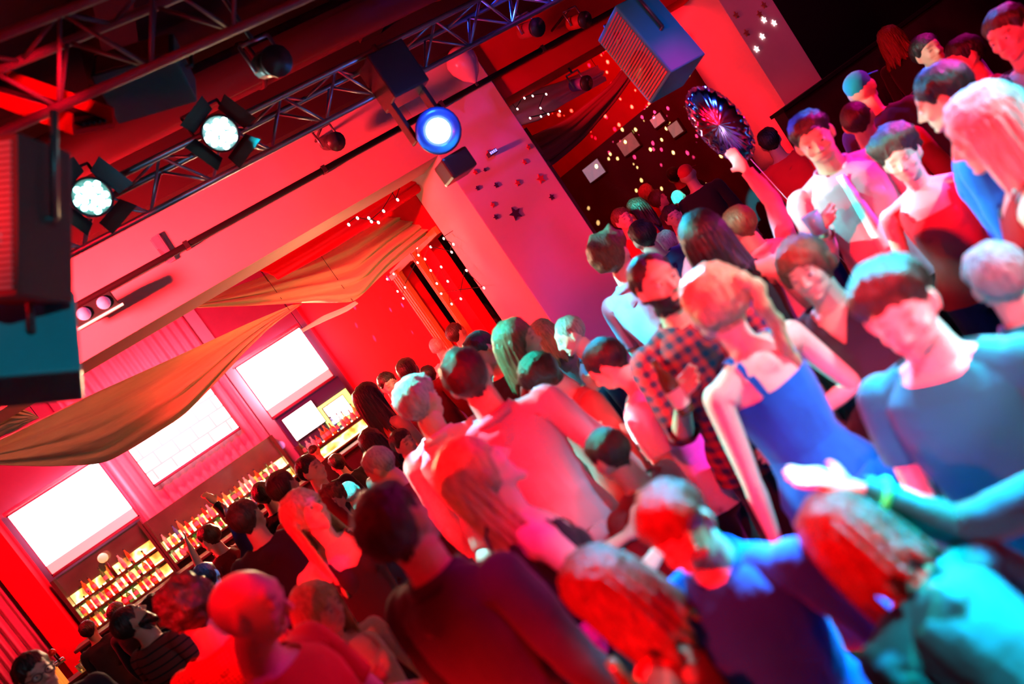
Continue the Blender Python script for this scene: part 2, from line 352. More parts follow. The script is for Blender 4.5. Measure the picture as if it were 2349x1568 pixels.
def rigid(co, G, bone):
    R, O = G[bone]; return (co-np.array(J[bone]))@R.T+O
def make_figure(label, pos, az, k, pose, female=False, lod=1, skin=None, hair=None, hairmat=None, top=None, topmat=None, bottommat=None, beard=None, eyes=False, extras=(), group=None, seed=0):
    co, W, nr, tri = get_body(female, lod); G = solve_pose(pose)
    pts = lambda c, w: pose_points(c, w, G)
    root = bpy.data.objects.new('person', None); COL.objects.link(root); root['label'] = label; root['category'] = 'person'
    if group: root['group'] = group
    body = mesh_obj('body', pts(co, W), tri, skin, root)
    # colour of the face: lips, brows, and eye shading painted dark
    if True:
        p = co-HC; x, y, z = p.T; lip = np.exp(-((x/.022)**2+((z+.056)/.011)**2)**2)*(y > .05)
        eye = np.exp(-(((np.abs(x)-.031)/.014)**2+((z-.007)/.0065)**2)**2)*(y > .04); brow = np.exp(-(((np.abs(x)-.030)/.020)**2+((z-.030)/.0055)**2)**2)*(y > .04)
        col = np.ones((len(co),4)); col[:,:3] *= (1-.45*lip*np.array([.35,1,.9])[:,None]).T; col[:,:3] *= (1-(.75*eye+.75*brow))[:,None]
        at = body.data.color_attributes.new('tint','FLOAT_COLOR','POINT'); at.data.foreach_set('color', col.ravel())
    # trousers and shoes
    par = arm_param(co); gl = np.where(par > 0, -1, np.minimum(1.0-co[:,2], co[:,2]-.07)); gl = np.where((np.abs(co[:,0]) > .24), -1, gl)
    c, w, n_, t = clip(co, W, nr, tri, gl); c = c+n_*(.009+.004*vnoise(c,14,seed))[:,None]*np.array([1,1,.3])
    mesh_obj('trousers', pts(c, w), t, bottommat, root)
    c, w, n_, t = clip(co, W, nr, tri, np.where(np.abs(co[:,0]) < .24, .10-co[:,2], -1)); c = c+n_*.008; c[:,2] = np.maximum(c[:,2], 0)
    mesh_obj('shoes', pts(c, w), t, M_SHOE, root)
    if top:
        slv, neck, hem = top['sleeve'], top['neck'], top.get('hem', .90); g = cloth_field(co, slv, neck, hem)
        c, w, n_, t = clip(co, W, nr, tri, g); loose = top.get('loose', .010)
        pr = arm_param(c); low = np.clip((1.35-c[:,2])*2,0,1)*(pr < 0)
        fold = np.sin(c[:,2]*38+c[:,0]*(14 if seed % 2 < 1 else -14)+2.5*np.sin(c[:,1]*9+seed)+2*np.sin(c[:,0]*8))*(.35+.65*(np.abs(c[:,2]-1.10) < .14))
        off = loose*(.8+.9*low)+.45*loose*vnoise(c,11,seed)+.20*loose*vnoise(c,31,seed+3)+.22*loose*fold
        off = np.maximum(off, .55*loose); c = c+n_*(.004+off)[:,None]
        mesh_obj(top.get('name','shirt'), pts(c, w), t, topmat, root)
        if neck == 'collar':
            a = np.linspace(math.radians(25), math.radians(335), 26); G2 = np.zeros((26,4,3))
            for i, q in enumerate(a):
                for j, (rr, zz) in enumerate(((.078,-.012),(.074,.020),(.080,.028),(.096,-.006))):
                    fz = -.030*max(0, math.cos(q))**2
                    G2[i,j] = (math.sin(q)*rr*.98, math.cos(q)*rr*.92-.015+.0, 1.505+zz+fz)
            cc, ff = grid_shell(G2, .004); mesh_obj('collar', rigid(cc, G, 'neck'), ff, topmat, root)
        if top.get('skirt'):
            n, m = 36, 8; Gs = np.zeros((n+1,m,3))
            for i in range(n+1):
                a = 2*math.pi*i/n
                for j in range(m):
                    t_ = j/(m-1); r0 = .175+.10*t_+.012*t_*math.sin(a*9+seed); Gs[i,j] = (r0*math.cos(a), -.01+(r0*.78)*math.sin(a), 1.0-.5*t_)
            cc, ff = grid_shell(Gs, .006); mesh_obj('skirt', rigid(cc, G, 'pelvis'), ff, topmat, root)
    # hair
    if hair and hair['style'] != 'bald':
        st = hair['style']; line = HAIRLINE.get(st, HAIRLINE['short' if st in ('quiff','curly','bun_m') else 'full'])
        p, azi = head_az(co); gl = np.where(co[:,2] > 1.56, p[:,2]-np.interp(azi, *line), -1)
        gl = gl+.008*vnoise(co,60,seed)+.004*np.sin(co[:,0]*330+seed); c, w, n_, t = clip(co, W, nr, tri, gl)
        vol = hair.get('vol', {'short':.016,'quiff':.022,'receding':.011,'buzz':.005,'curly':.036,'cap':.014}.get(st, .020))
        p, azi = head_az(c); edge = np.clip((p[:,2]-np.interp(azi, *line))/.045, 0.04, 1)
        rough = {'curly':.35,'cap':.0,'buzz':.02}.get(st,.16)
        topk = 1+.7*np.clip(p[:,2]/.09,0,1)*(st not in ('cap','buzz'))
        if st == 'quiff': topk += 1.1*np.clip(p[:,1]/.08,0,1)*np.clip(p[:,2]/.08,0,1)
        off = vol*edge*topk*(1+rough*vnoise(c,55,seed)+rough*.8*vnoise(c,120,seed+2)) + vol*rough*.5*np.sin(c[:,0]*300+seed)*(st in ('short','quiff','full','long'))
        dirn = n_*.6+.4*(c-HC)/np.linalg.norm(c-HC,axis=1)[:,None]; dirn[:,2] = np.where(dirn[:,2] < -.2, -.2, dirn[:,2])
        c = c+dirn*off[:,None]; name = 'cap' if st == 'cap' else 'hair'
        h = mesh_obj(name, pts(c, w), t, hairmat, root)
        if st == 'cap':
            Gb = np.zeros((15,5,3))
            for i in range(15):
                a = math.radians(-58+116*i/14)
                for j in range(5):
                    r = 1+.62*(j/4)*math.cos(a)**.7; Gb[i,j] = (.088*math.sin(a)*r, .105*math.cos(a)*r, 1.722-.012*(j/4)+.008*math.cos(a*1.4))
            cc, ff = grid_shell(Gb, .005); mesh_obj('brim', rigid(cc, G, 'head'), ff, hairmat, h)
        if st in ('long','bob','wavy'):
            L = hair.get('len', .34 if st != 'bob' else .17); cc, ff = long_hair(L, seed, {'long':.006,'bob':.003,'wavy':.016}[st], .8 if st != 'bob' else .3, hair.get('full',118))
            q = rigid(cc, G, 'head')
            # strands below the chin hang from the head but follow the shoulders' fall
            mesh_obj('hair_length', q, ff, hairmat, h)
        if st in ('ponytail','braid','bun'):
            if st == 'bun': P_ = [(0,-.10,1.745),(0,-.128,1.752),(0,-.155,1.75)]; R_ = [.026,.042,.026]
            else:
                P_ = [(0,-.095,1.735),(0,-.135,1.735),(.01,-.150,1.67),(.02,-.145,1.58),(.03,-.135,1.48),(.035,-.125,1.38),(.04,-.12,1.30)]; R_ = [.018,.026,.030,.026,.024,.019,.006]
                if st == 'braid':
                    a = np.array(P_); tt = np.linspace(0,6,25); P_ = [tuple(np.array([np.interp(v,range(7),a[:,k]) for k in range(3)])+np.array([.012*math.sin(v*4.2),0,0])) for v in tt]; R_ = [np.interp(v,range(7),R_)*(.8+.25*abs(math.sin(v*4.2))) for v in tt]
            tube_obj({'bun':'bun','braid':'braid'}.get(st,'ponytail'), rigid(np.array(P_), G, 'head').tolist(), R_, hairmat, h)
    if beard is not None:
        p, azi = head_az(co); x, y, z = p.T
        g = np.minimum(np.minimum(-.042-z+.35*np.clip(np.abs(x)-.03,0,1), y+.012), z+.115); g = np.minimum(g, np.maximum(np.abs(z+.056)-.010, np.abs(x)-.021)); g = np.where(co[:,2] > 1.54, g, -1)
        c, w, n_, t = clip(co, W, nr, tri, g); c = c+n_*(.006+.002*vnoise(c,90,seed))[:,None]; mesh_obj('beard', pts(c, w), t, beard, root)
    if eyes:
        for s in (1,-1):
            bm = bmesh.new(); bmesh.ops.create_uvsphere(bm, u_segments=12, v_segments=8, radius=.0118); 
            for v in bm.verts: v.co += mathutils.Vector((s*.031,.0755,1.682))
            v_ = np.array([v.co for v in bm.verts]); f_ = [[v.index for v in f.verts] for f in bm.faces]; bm.verts.index_update()
            f_ = [[v.index for v in f.verts] for f in bm.faces]; e = mesh_obj('eye', rigid(v_, G, 'head'), f_, M_EYE, root)
            v2 = v_.copy(); bm.free()
            ir = np.array([(s*.031+.0052*math.cos(a),.0755+.0116,1.682+.0052*math.sin(a)) for a in np.linspace(0,2*math.pi,11)[:-1]]+[(s*.031,.0755+.0132,1.682)])
            mesh_obj('iris', rigid(ir, G, 'head'), [(i,(i+1)%10,10) for i in range(10)], M_IRIS, e)
    for ex in extras: ex(root, G, co, W, nr, tri, pts)
    # place: the root is at the feet, the head goes to pos
    hd = rigid(np.array([[0,0,1.675]]), G, 'head')[0]; a = az; c_, s_ = math.cos(-a), math.sin(-a)
    hx, hy = c_*hd[0]-s_*hd[1], s_*hd[0]+c_*hd[1]
    root.location = (pos[0]-hx*k, pos[1]-hy*k, 0); root.rotation_euler = (0,0,-a); root.scale = (k,k,k)
    root['_'] = 0; del root['_']
    return root, G
def ex_glasses(mat):
    def f(root, G, co, W, nr, tri, pts):
        P1 = []
        bm = bmesh.new()
        for s in (1,-1):
            c = np.array([s*.033,.100,1.680]); prev = None
            ring = [(c[0]+.024*math.cos(a), c[1]-.12*(.024*math.cos(a)*s)**1*.5, c[2]+.018*math.sin(a), .0026, .0026) for a in np.linspace(0,2*math.pi,15)]
            prim_limb(bm, ring, 6)
            prim_limb(bm, [(s*.056,.092,1.684,.0025,.0025),(s*.082,.04,1.686,.0025,.0025),(s*.084,-.01,1.682,.0025,.0025)], 6)
        prim_limb(bm, [(-.010,.104,1.683,.0024,.0024),(.010,.104,1.683,.0024,.0024)], 6)
        v_ = np.array([v.co for v in bm.verts]); bm.verts.index_update(); f_ = [[v.index for v in q.verts] for q in bm.faces]; bm.free()
        mesh_obj('glasses', rigid(v_, G, 'head'), f_, mat, root)
    return f
def ex_tie(mat):
    def f(root, G, co, W, nr, tri, pts):
        g = np.zeros((9,3,3))
        for i in range(9):
            t = i/8; w = .012+.020*min(1,t*1.6) if t > .12 else .016
            for j in range(3): g[i,j] = ((j-1)*w, .085+.052*math.sin(min(1,t*1.9)*1.57)+.006*(1-abs(j-1)), 1.475-.42*t)
        cc, ff = grid_shell(g, .006); mesh_obj('necktie', rigid(cc, G, 'chest'), ff, mat, root)
    return f
def ex_band(bone, frac, mat, name='bracelet', side='r', r=.034):
    def f(root, G, co, W, nr, tri, pts):
        n = bone+side; s = 1 if side == 'r' else -1; d = A_DIR*np.array([s,1,1]); a = np.array(J[n]); c = a+d*frac; y = np.array([0,1.,0]); x = np.cross(y, d)
        P_ = [tuple(c+x*r*math.cos(t)+y*r*math.sin(t)) for t in np.linspace(0,2*math.pi,17)]
        tube_obj(name, rigid(np.array(P_), G, n).tolist(), [.009]*17, mat, root, 8)
    return f
# ---------------------------------------------------------------- materials
MATS = {}
def mat(name, col, rough=.7, spec=.3, metal=0, bump=0, bscale=8, var=0, vscale=3, emit=None, estr=0, trans=0, alpha=None, sheen=0, coat=0, aniso=None, coords='Object'):
    if name in MATS: return MATS[name]
    m = bpy.data.materials.new(name); m.use_nodes = True; nt = m.node_tree; b = nt.nodes['Principled BSDF']
    b.inputs['Base Color'].default_value = (*col,1); b.inputs['Roughness'].default_value = rough; b.inputs['Metallic'].default_value = metal
    b.inputs['Specular IOR Level'].default_value = spec; b.inputs['Transmission Weight'].default_value = trans; b.inputs['Coat Weight'].default_value = coat
    if sheen: b.inputs['Sheen Weight'].default_value = sheen
    if alpha is not None: b.inputs['Alpha'].default_value = alpha
    if emit: b.inputs['Emission Color'].default_value = (*emit,1); b.inputs['Emission Strength'].default_value = estr
    tc = nt.nodes.new('ShaderNodeTexCoord'); mp = nt.nodes.new('ShaderNodeMapping'); nt.links.new(tc.outputs[coords], mp.inputs[0])
    if aniso: mp.inputs['Scale'].default_value = aniso
    if bump:
        n = nt.nodes.new('ShaderNodeTexNoise'); n.inputs['Scale'].default_value = bscale; n.inputs['Detail'].default_value = 4; nt.links.new(mp.outputs[0], n.inputs['Vector'])
        bp = nt.nodes.new('ShaderNodeBump'); bp.inputs['Strength'].default_value = min(1,bump); bp.inputs['Distance'].default_value = .02*bump; nt.links.new(n.outputs['Fac'], bp.inputs['Height']); nt.links.new(bp.outputs[0], b.inputs['Normal'])
    if var:
        n = nt.nodes.new('ShaderNodeTexNoise'); n.inputs['Scale'].default_value = vscale; n.inputs['Detail'].default_value = 3; nt.links.new(mp.outputs[0], n.inputs['Vector'])
        mx = nt.nodes.new('ShaderNodeMixRGB'); mx.blend_type = 'MULTIPLY'; mx.inputs[1].default_value = (*col,1)
        cr = nt.nodes.new('ShaderNodeValToRGB'); cr.color_ramp.elements[0].position = .35; cr.color_ramp.elements[0].color = (1-var,1-var,1-var,1); cr.color_ramp.elements[1].position = .65
        nt.links.new(n.outputs['Fac'], cr.inputs[0]); mx.inputs[0].default_value = 1; nt.links.new(cr.outputs[0], mx.inputs[2]); nt.links.new(mx.outputs[0], b.inputs['Base Color'])
    MATS[name] = m; return m
def skin(name, col):
    m = mat(name, col, .48, .35, bump=.15, bscale=60, sheen=.05); nt = m.node_tree; b = nt.nodes['Principled BSDF']
    a = nt.nodes.new('ShaderNodeAttribute'); a.attribute_name = 'tint'; mx = nt.nodes.new('ShaderNodeMixRGB'); mx.blend_type = 'MULTIPLY'; mx.inputs[0].default_value = 1; mx.inputs[1].default_value = (*col,1)
    nt.links.new(a.outputs['Color'], mx.inputs[2]); nt.links.new(mx.outputs[0], b.inputs['Base Color']); return m
SK = [skin('skin_fair',(.78,.50,.40)), skin('skin_medium',(.62,.36,.26)), skin('skin_tan',(.42,.22,.14)), skin('skin_pale',(.88,.66,.58))]
def hairm(name, col, sp=.5): return mat('hair_'+name, col, .42, sp, bump=.8, bscale=30, aniso=(3,3,.5), var=.45, vscale=26)
HB, HD, HL, HY, HG, HR = hairm('black',(.012,.010,.012)), hairm('dark_brown',(.045,.022,.015)), hairm('light_brown',(.20,.10,.05)), hairm('blonde',(.72,.50,.26)), hairm('grey',(.45,.43,.42)), hairm('red_brown',(.22,.045,.02))
HW = hairm('pale',(.85,.82,.76))
def cloth(name, col, rough=.85): return mat('cloth_'+name, col, rough, .2, bump=.7, bscale=7, sheen=.15, var=.12, vscale=5)
M_EYE = mat('eye_white',(.85,.82,.8),.2,.5); M_IRIS = mat('eye_iris',(.03,.02,.015),.15,.6); M_SHOE = mat('shoe_leather',(.02,.018,.02),.4)
C_BLK, C_WHT, C_GRY, C_DGY, C_RED, C_DRD, C_NAV, C_TEAL, C_BLU, C_PUR, C_LIL, C_PNK, C_CRM, C_BRN = (cloth(*a) for a in (('black',(.018,.015,.022)),('white',(.82,.82,.84)),('grey',(.42,.40,.44)),('charcoal',(.042,.032,.05)),
    ('red',(.70,.03,.03)),('dark_red',(.24,.012,.018)),('navy',(.02,.03,.12)),('teal',(.004,.33,.38)),('blue',(.006,.13,.65)),('purple',(.30,.10,.42)),('lilac',(.55,.42,.66)),('pink',(.85,.40,.50)),('cream',(.85,.72,.52)),('brown',(.16,.07,.04))))  # teal and blue carry coloured stage light in the cloth colour
def patterned(name, kind, c1, c2, sc):
    m = bpy.data.materials.new(name); m.use_nodes = True; nt = m.node_tree; b = nt.nodes['Principled BSDF']; b.inputs['Roughness'].default_value = .85
    tc = nt.nodes.new('ShaderNodeTexCoord'); sp = nt.nodes.new('ShaderNodeSeparateXYZ'); nt.links.new(tc.outputs['Object'], sp.inputs[0])
    def band(ax, s, th):
        q = nt.nodes.new('ShaderNodeMath'); q.operation = 'MULTIPLY'; q.inputs[1].default_value = s; nt.links.new(sp.outputs[ax], q.inputs[0])
        f = nt.nodes.new('ShaderNodeMath'); f.operation = 'FRACT'; nt.links.new(q.outputs[0], f.inputs[0]); g = nt.nodes.new('ShaderNodeMath'); g.operation = 'LESS_THAN'; g.inputs[1].default_value = th; nt.links.new(f.outputs[0], g.inputs[0]); return g
    z = band(2, sc, .5 if kind == 'plaid' else .22); out = z
    if kind == 'plaid':
        x = band(0, sc, .5); out = nt.nodes.new('ShaderNodeMath'); out.operation = 'ADD'; nt.links.new(z.outputs[0], out.inputs[0]); nt.links.new(x.outputs[0], out.inputs[1])
        h = nt.nodes.new('ShaderNodeMath'); h.operation = 'MULTIPLY'; h.inputs[1].default_value = .5; nt.links.new(out.outputs[0], h.inputs[0]); out = h
    mx = nt.nodes.new('ShaderNodeMixRGB'); mx.inputs[1].default_value = (*c1,1); mx.inputs[2].default_value = (*c2,1); nt.links.new(out.outputs[0], mx.inputs[0]); nt.links.new(mx.outputs[0], b.inputs['Base Color']); return m
M_PLAID = patterned('cloth_plaid','plaid',(.42,.015,.025),(.02,.012,.06),24); M_STRIPE = patterned('cloth_striped','stripe',(.16,.03,.03),(.01,.008,.012),22); M_GRID = patterned('cloth_mesh','plaid',(.75,.03,.03),(.35,.01,.01),60)
WHITE = mat('painted_plaster',(.78,.74,.74),.9,.05,bump=.12,bscale=3,var=.05)
M_RED = mat('red_wall_paint',(.75,.008,.025),.9,.05,bump=.15,bscale=5,var=.10)
M_CEIL = mat('dark_ceiling_paint',(.055,.014,.02),.8,.2,bump=.3,bscale=2,var=.4,vscale=.8)
M_MAROON = mat('maroon_panel',(.22,.04,.10),.6,.3,var=.1)
M_GREY = mat('grey_trim',(.34,.33,.40),.5,.3)
M_BLACK = mat('black_matte',(.010,.008,.012),.7,.2); M_CASE = mat('black_fixture_case',(.030,.028,.034),.35,.5,bump=.1,bscale=40)
M_DARK = mat('dark_booth_panel',(.05,.02,.035),.6,.2,var=.3)
M_ALU = mat('truss_aluminium',(.42,.42,.50),.35,.5,metal=.9)
M_FLOOR = mat('dark_floorboards',(.035,.02,.02),.35,.4,var=.4,vscale=4)
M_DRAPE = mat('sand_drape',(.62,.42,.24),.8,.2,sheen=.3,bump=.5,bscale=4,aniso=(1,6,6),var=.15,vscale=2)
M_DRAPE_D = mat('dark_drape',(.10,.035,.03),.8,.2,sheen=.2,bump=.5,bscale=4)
M_CURT = mat('pink_curtain',(.80,.24,.34),.7,.2,sheen=.2,bump=.3,bscale=6)
M_BAR = mat('dark_bar_wood',(.07,.035,.02),.35,.5,var=.3)
M_MIRR = mat('back_bar_mirror',(.20,.17,.14),.12,.5,metal=.6,var=.3,vscale=2)
def emis(name, col, st): return mat(name,(.8,.8,.8),.5,.3,emit=col,estr=st)
E_SCREEN = emis('projector_picture',(1,.94,1),6); E_LOW = emis('screen_lower_band',(1,.42,.36),.95)  # lower band is unprojected screen; its pinkish light is put in as emission
E_BULB = emis('bulb_pink_white',(1,.62,.55),4); E_WARM = emis('warm_shelf_glow',(1,.70,.28),12); E_TEAL = emis('led_cyan',(.30,1,.85),9); E_LBLUE = emis('lens_blue_white',(.55,.80,1),9)
E_GRN = emis('green_panel_glow',(.25,1,.18),1.6)
# ---------------------------------------------------------------- helpers for solid things
def tag(o, label=None, cat=None, group=None, kind=None):
    if label: o['label'] = label
    if cat: o['category'] = cat
    if group: o['group'] = group
    if kind: o['kind'] = kind
    return o
def empty(name, loc, label, cat, group=None, rot=None):
    o = bpy.data.objects.new(name, None); COL.objects.link(o); o.location = loc
    if rot is not None: o.rotation_mode = 'QUATERNION'; o.rotation_quaternion = rot
    return tag(o, label, cat, group)
def bm_obj(name, bm, m, parent=None, smooth=False, bevel=0):
    if bevel: bmesh.ops.bevel(bm, geom=bm.edges[:], offset=bevel, segments=2, affect='EDGES', profile=.6)
    bmesh.ops.recalc_face_normals(bm, faces=bm.faces)
    me = bpy.data.meshes.new(name); bm.to_mesh(me); bm.free(); me.materials.append(m)
    if smooth: me.polygons.foreach_set('use_smooth', [True]*len(me.polygons))
    o = bpy.data.objects.new(name, me); COL.objects.link(o)
    if parent is not None: o.parent = parent
    return o
def box(bm, lo, hi):
    c = [(a+b)/2 for a, b in zip(lo, hi)]; s = [abs(b-a) for a, b in zip(lo, hi)]
    return bmesh.ops.create_cube(bm, size=1, matrix=mathutils.Matrix.Translation(c) @ mathutils.Matrix.Diagonal((*s,1)))['verts']
def boxo(name, lo, hi, m, parent=None, bevel=0):
    bm = bmesh.new(); box(bm, lo, hi); return bm_obj(name, bm, m, parent, bevel=bevel)
def cyl(bm, a, b, r1, r2=None, n=16, cap=True):
    r2 = r1 if r2 is None else r2; a = mathutils.Vector(a); b = mathutils.Vector(b); d = b-a
    m = mathutils.Matrix.Translation((a+b)/2) @ d.to_track_quat('Z','Y').to_matrix().to_4x4()
    return bmesh.ops.create_cone(bm, cap_ends=cap, segments=n, radius1=r1, radius2=r2, depth=d.length, matrix=m)['verts']
def cylo(name, a, b, r1, m, parent=None, r2=None, n=16, smooth=True):
    bm = bmesh.new(); cyl(bm, a, b, r1, r2, n); return bm_obj(name, bm, m, parent, smooth)
def lathe(bm, prof, n=16, mtx=None):
    mtx = mtx or mathutils.Matrix(); rings = []
    for r, z in prof: rings.append([bm.verts.new(mtx @ mathutils.Vector((r*math.cos(2*math.pi*k/n), r*math.sin(2*math.pi*k/n), z))) for k in range(n)])
    for a, b in zip(rings, rings[1:]):
        for k in range(n): bm.faces.new((a[k],a[(k+1)%n],b[(k+1)%n],b[k]))
    bm.faces.new(rings[0][::-1]); bm.faces.new(rings[-1])
def struct(o): o['kind'] = 'structure'; return o
# ---------------------------------------------------------------- the room
YB, XR = 16.0, 3.6
struct(boxo('floor', (-6,-3,-.1), (14,17.5,0), M_FLOOR))
CEIL_Z = 5.0
struct(boxo('ceiling', (-6,-3,CEIL_Z), (14,17.5,CEIL_Z+.1), M_CEIL))
# joists and ducts under the ceiling
for i in range(7):
    x = -3.6+i*2.4; struct(boxo('trim_%d' % (i+1), (x-.12,-2.5,CEIL_Z-.32), (x+.12,6.9,CEIL_Z), M_CEIL))
struct(boxo('wall_back', (-6,YB,0), (XR,YB+.15,CEIL_Z), M_MAROON))
struct(boxo('wall_left', (-6.1,-3,0), (-6,17,CEIL_Z), M_RED)); struct(boxo('wall_behind', (-6,-3.1,0), (14,-3,CEIL_Z), M_RED))
struct(boxo('wall_far_right', (14,-3,0), (14.1,17.5,CEIL_Z), M_BLACK))
struct(boxo('wall_back_left', (-6,15.6,0), (-3.0,YB,CEIL_Z), M_RED)); struct(boxo('pilaster', (-3.02,15.3,0), (-2.62,YB,CEIL_Z), M_RED))
struct(boxo('trim_8', (1.75,YB-.06,0), (1.97,YB,CEIL_Z), M_GREY)); struct(boxo('trim_9', (-.98,YB-.08,0), (-.86,YB,CEIL_Z), M_MAROON))
# side wall with two door openings
o1, o2 = (8.95,9.75), (8.02,8.50)
struct(boxo('wall_side', (XR,9.75,0), (XR+.15,YB,CEIL_Z), M_RED)); struct(boxo('wall_side_head', (XR,8.0,2.9), (XR+.15,9.75,CEIL_Z), M_RED))
struct(boxo('wall_side_pier', (XR,o2[1],0), (XR+.15,o1[0],2.9), M_RED))
M_POST = mat('ribbed_orange_post',(.85,.25,.06),.5,.4)
for n_, (a, b) in enumerate(((9.72,9.98),(8.86,8.97))):
    r_ = empty('door_post', (XR,a,0), ('ribbed orange post at the back edge of the far doorway','narrow ribbed orange post at the front edge of the far doorway')[n_], 'post')
    bm = bmesh.new(); k = 6
    for i in range(k): box(bm, (-.06-.015*(i%2),(b-a)*i/k,0), (.0,(b-a)*(i+.9)/k,2.88))
    bm_obj('ribs', bm, M_POST, r_)
    boxo('cap', (-.09,-.02,2.88), (.0,b-a+.02,2.95), M_POST, r_)
struct(boxo('trim_10', (XR-.05,8.0,2.90), (XR,10.0,2.99), M_POST))
# room behind the openings
struct(boxo('wall_annex', (XR+1.6,8.0,0), (XR+1.7,12,3.4), mat('annex_wall',(.12,.06,.05),.5,.4,var=.4))); struct(boxo('wall_annex_back', (XR+.12,12,0), (XR+1.7,12.1,3.4), M_DARK))
# pillars and the long beam
struct(boxo('pillar', (3.6,7.0,0), (4.6,7.98,CEIL_Z), WHITE, bevel=.01)); struct(boxo('pillar_right', (7.93,7.0,0), (8.72,7.9,CEIL_Z), WHITE, bevel=.01))
struct(boxo('beam', (-6,7.0,3.46), (3.6,7.5,4.6), mat('beam_red_tint',(.80,.52,.50),.9,.05,bump=.12,bscale=3,var=.05))); struct(boxo('beam_right', (4.6,7.04,3.62), (7.93,7.5,4.6), M_RED))  # pinker copy of the plaster; red light put into the beam colour
struct(boxo('beam_upper', (-6,6.8,4.25), (14,7.0,CEIL_Z), M_CEIL))
bp = empty('conduit', (0,6.96,3.86), 'long black conduit running along the whole red beam', 'pipe')
cylo('pipe', (-5.9,0,0), (7.8,0,0), .028, M_BLACK, bp)
for i in range(9): boxo('clip', (-4.5+i*1.4,-.03,-.035), (-4.46+i*1.4,.04,.035), M_CASE, bp)
# bay on the right: red upper wall, dark lower wall
struct(boxo('wall_bay', (8.5,7.5,0), (8.6,14,CEIL_Z), M_RED)); struct(boxo('wall_bay_lower', (8.42,7.95,0), (8.5,14,2.97), mat('bay_dark_panel',(.10,.035,.06),.45,.4,var=.3,vscale=2)))
struct(boxo('wall_bay_back', (4.6,13.5,0), (8.5,13.6,CEIL_Z), M_RED))
struct(boxo('wall_booth', (6.9,6.15,0), (14,6.3,1.86), M_DARK)); struct(boxo('trim_11', (6.88,6.12,1.86), (14,6.33,1.90), M_BLACK))
struct(boxo('wall_right', (8.72,7.3,0), (14,7.4,CEIL_Z), M_BLACK))
# ---------------------------------------------------------------- bar at the back
def screen(x0, x1, z0, z1, label, content=False, low=.16, y=YB-.28):
    r_ = empty('projection_screen', ((x0+x1)/2,y,z0), label, 'screen'); w2, h = (x1-x0)/2, z1-z0
    boxo('picture', (-w2+.02,-.01,h*low), (w2-.02,.01,h-.02), E_SCREEN if not content else E_MENU, r_)
    boxo('lower_band', (-w2+.02,-.01,.03), (w2-.02,.01,h*low), E_LOW if low > .1 else E_SCREEN, r_)
    bm = bmesh.new()
    for lo, hi in (((-w2,.0,0),(w2,.03,.03)),((-w2,.0,h-.02),(w2,.03,h)),((-w2,0,0),(-w2+.02,.03,h)),((w2-.02,0,0),(w2,.03,h))): box(bm, lo, hi)
    bm_obj('border', bm, M_MAROON, r_)
    cylo('roller', (-w2-.03,.04,h+.04), (w2+.03,.04,h+.04), .045, WHITE, r_); cylo('bottom_rail', (-w2,.0,-.01), (w2,.0,-.01), .018, M_MAROON, r_)
    for s in (-1,1): boxo('bracket', (s*w2*.8-.015,.04,h+.02), (s*w2*.8+.015,YB-y+.01,h+.05), M_MAROON, r_)
    return r_
m = bpy.data.materials.new('menu_picture'); m.use_nodes = True; nt = m.node_tree; b = nt.nodes['Principled BSDF']; tc = nt.nodes.new('ShaderNodeTexCoord'); br = nt.nodes.new('ShaderNodeTexBrick')
br.inputs['Color1'].default_value = (1,1,1,1); br.inputs['Color2'].default_value = (.95,1,.98,1); br.inputs['Mortar'].default_value = (.10,.22,.15,1); br.inputs['Scale'].default_value = 1.6; br.inputs['Mortar Size'].default_value = .03; br.inputs['Brick Width'].default_value = .6; br.inputs['Row Height'].default_value = .42
mp = nt.nodes.new('ShaderNodeMapping'); mp.inputs['Rotation'].default_value = (math.pi/2,0,0); nt.links.new(tc.outputs['Object'], mp.inputs[0]); nt.links.new(mp.outputs[0], br.inputs['Vector']); nt.links.new(br.outputs[0], b.inputs['Emission Color']); b.inputs['Emission Strength'].default_value = 2.2; E_MENU = m
screen(-2.49,-.89, 2.20, 3.46, 'white projection screen at far left above the bottle shelves')
screen(-.42,1.36, 2.50, 3.46, 'middle projection screen showing a pale grid picture on the pink curtain', True, .05)
screen(1.92,3.38, 2.30, 3.50, 'white projection screen at right beside the red side wall')
# curtain panels between the maroon panels, one fold-tight sheet each
def curtain(x0, x1, z0, z1, y, label, m, folds, amp=.05, seed=1):
    n = folds*8+1; r = random.Random(seed); g = np.zeros((n,6,3)); 
    for i in range(n):
        t = i/(n-1)
        for j in range(6):
            s = j/5; g[i,j] = (x0+(x1-x0)*t, y+amp*math.sin(t*folds*2*math.pi+.5*math.sin(t*7+seed)+s*.4)+.3*amp*math.sin(t*folds*4.7), z1+(z0-z1)*s)
    co, f = grid_shell(g, .006); o = mesh_obj('curtain', co, f, m, None); return tag(o, label, 'curtain')
curtain(-.86,1.73, 1.15, 4.98, YB-.055, 'pink pleated curtain hanging behind the middle screen', M_CURT, 16, .035)
curtain(-3.9,-3.1, 1.0, 4.98, 15.45, 'magenta lit curtain strip by the far left wall', M_CURT, 6, seed=4)
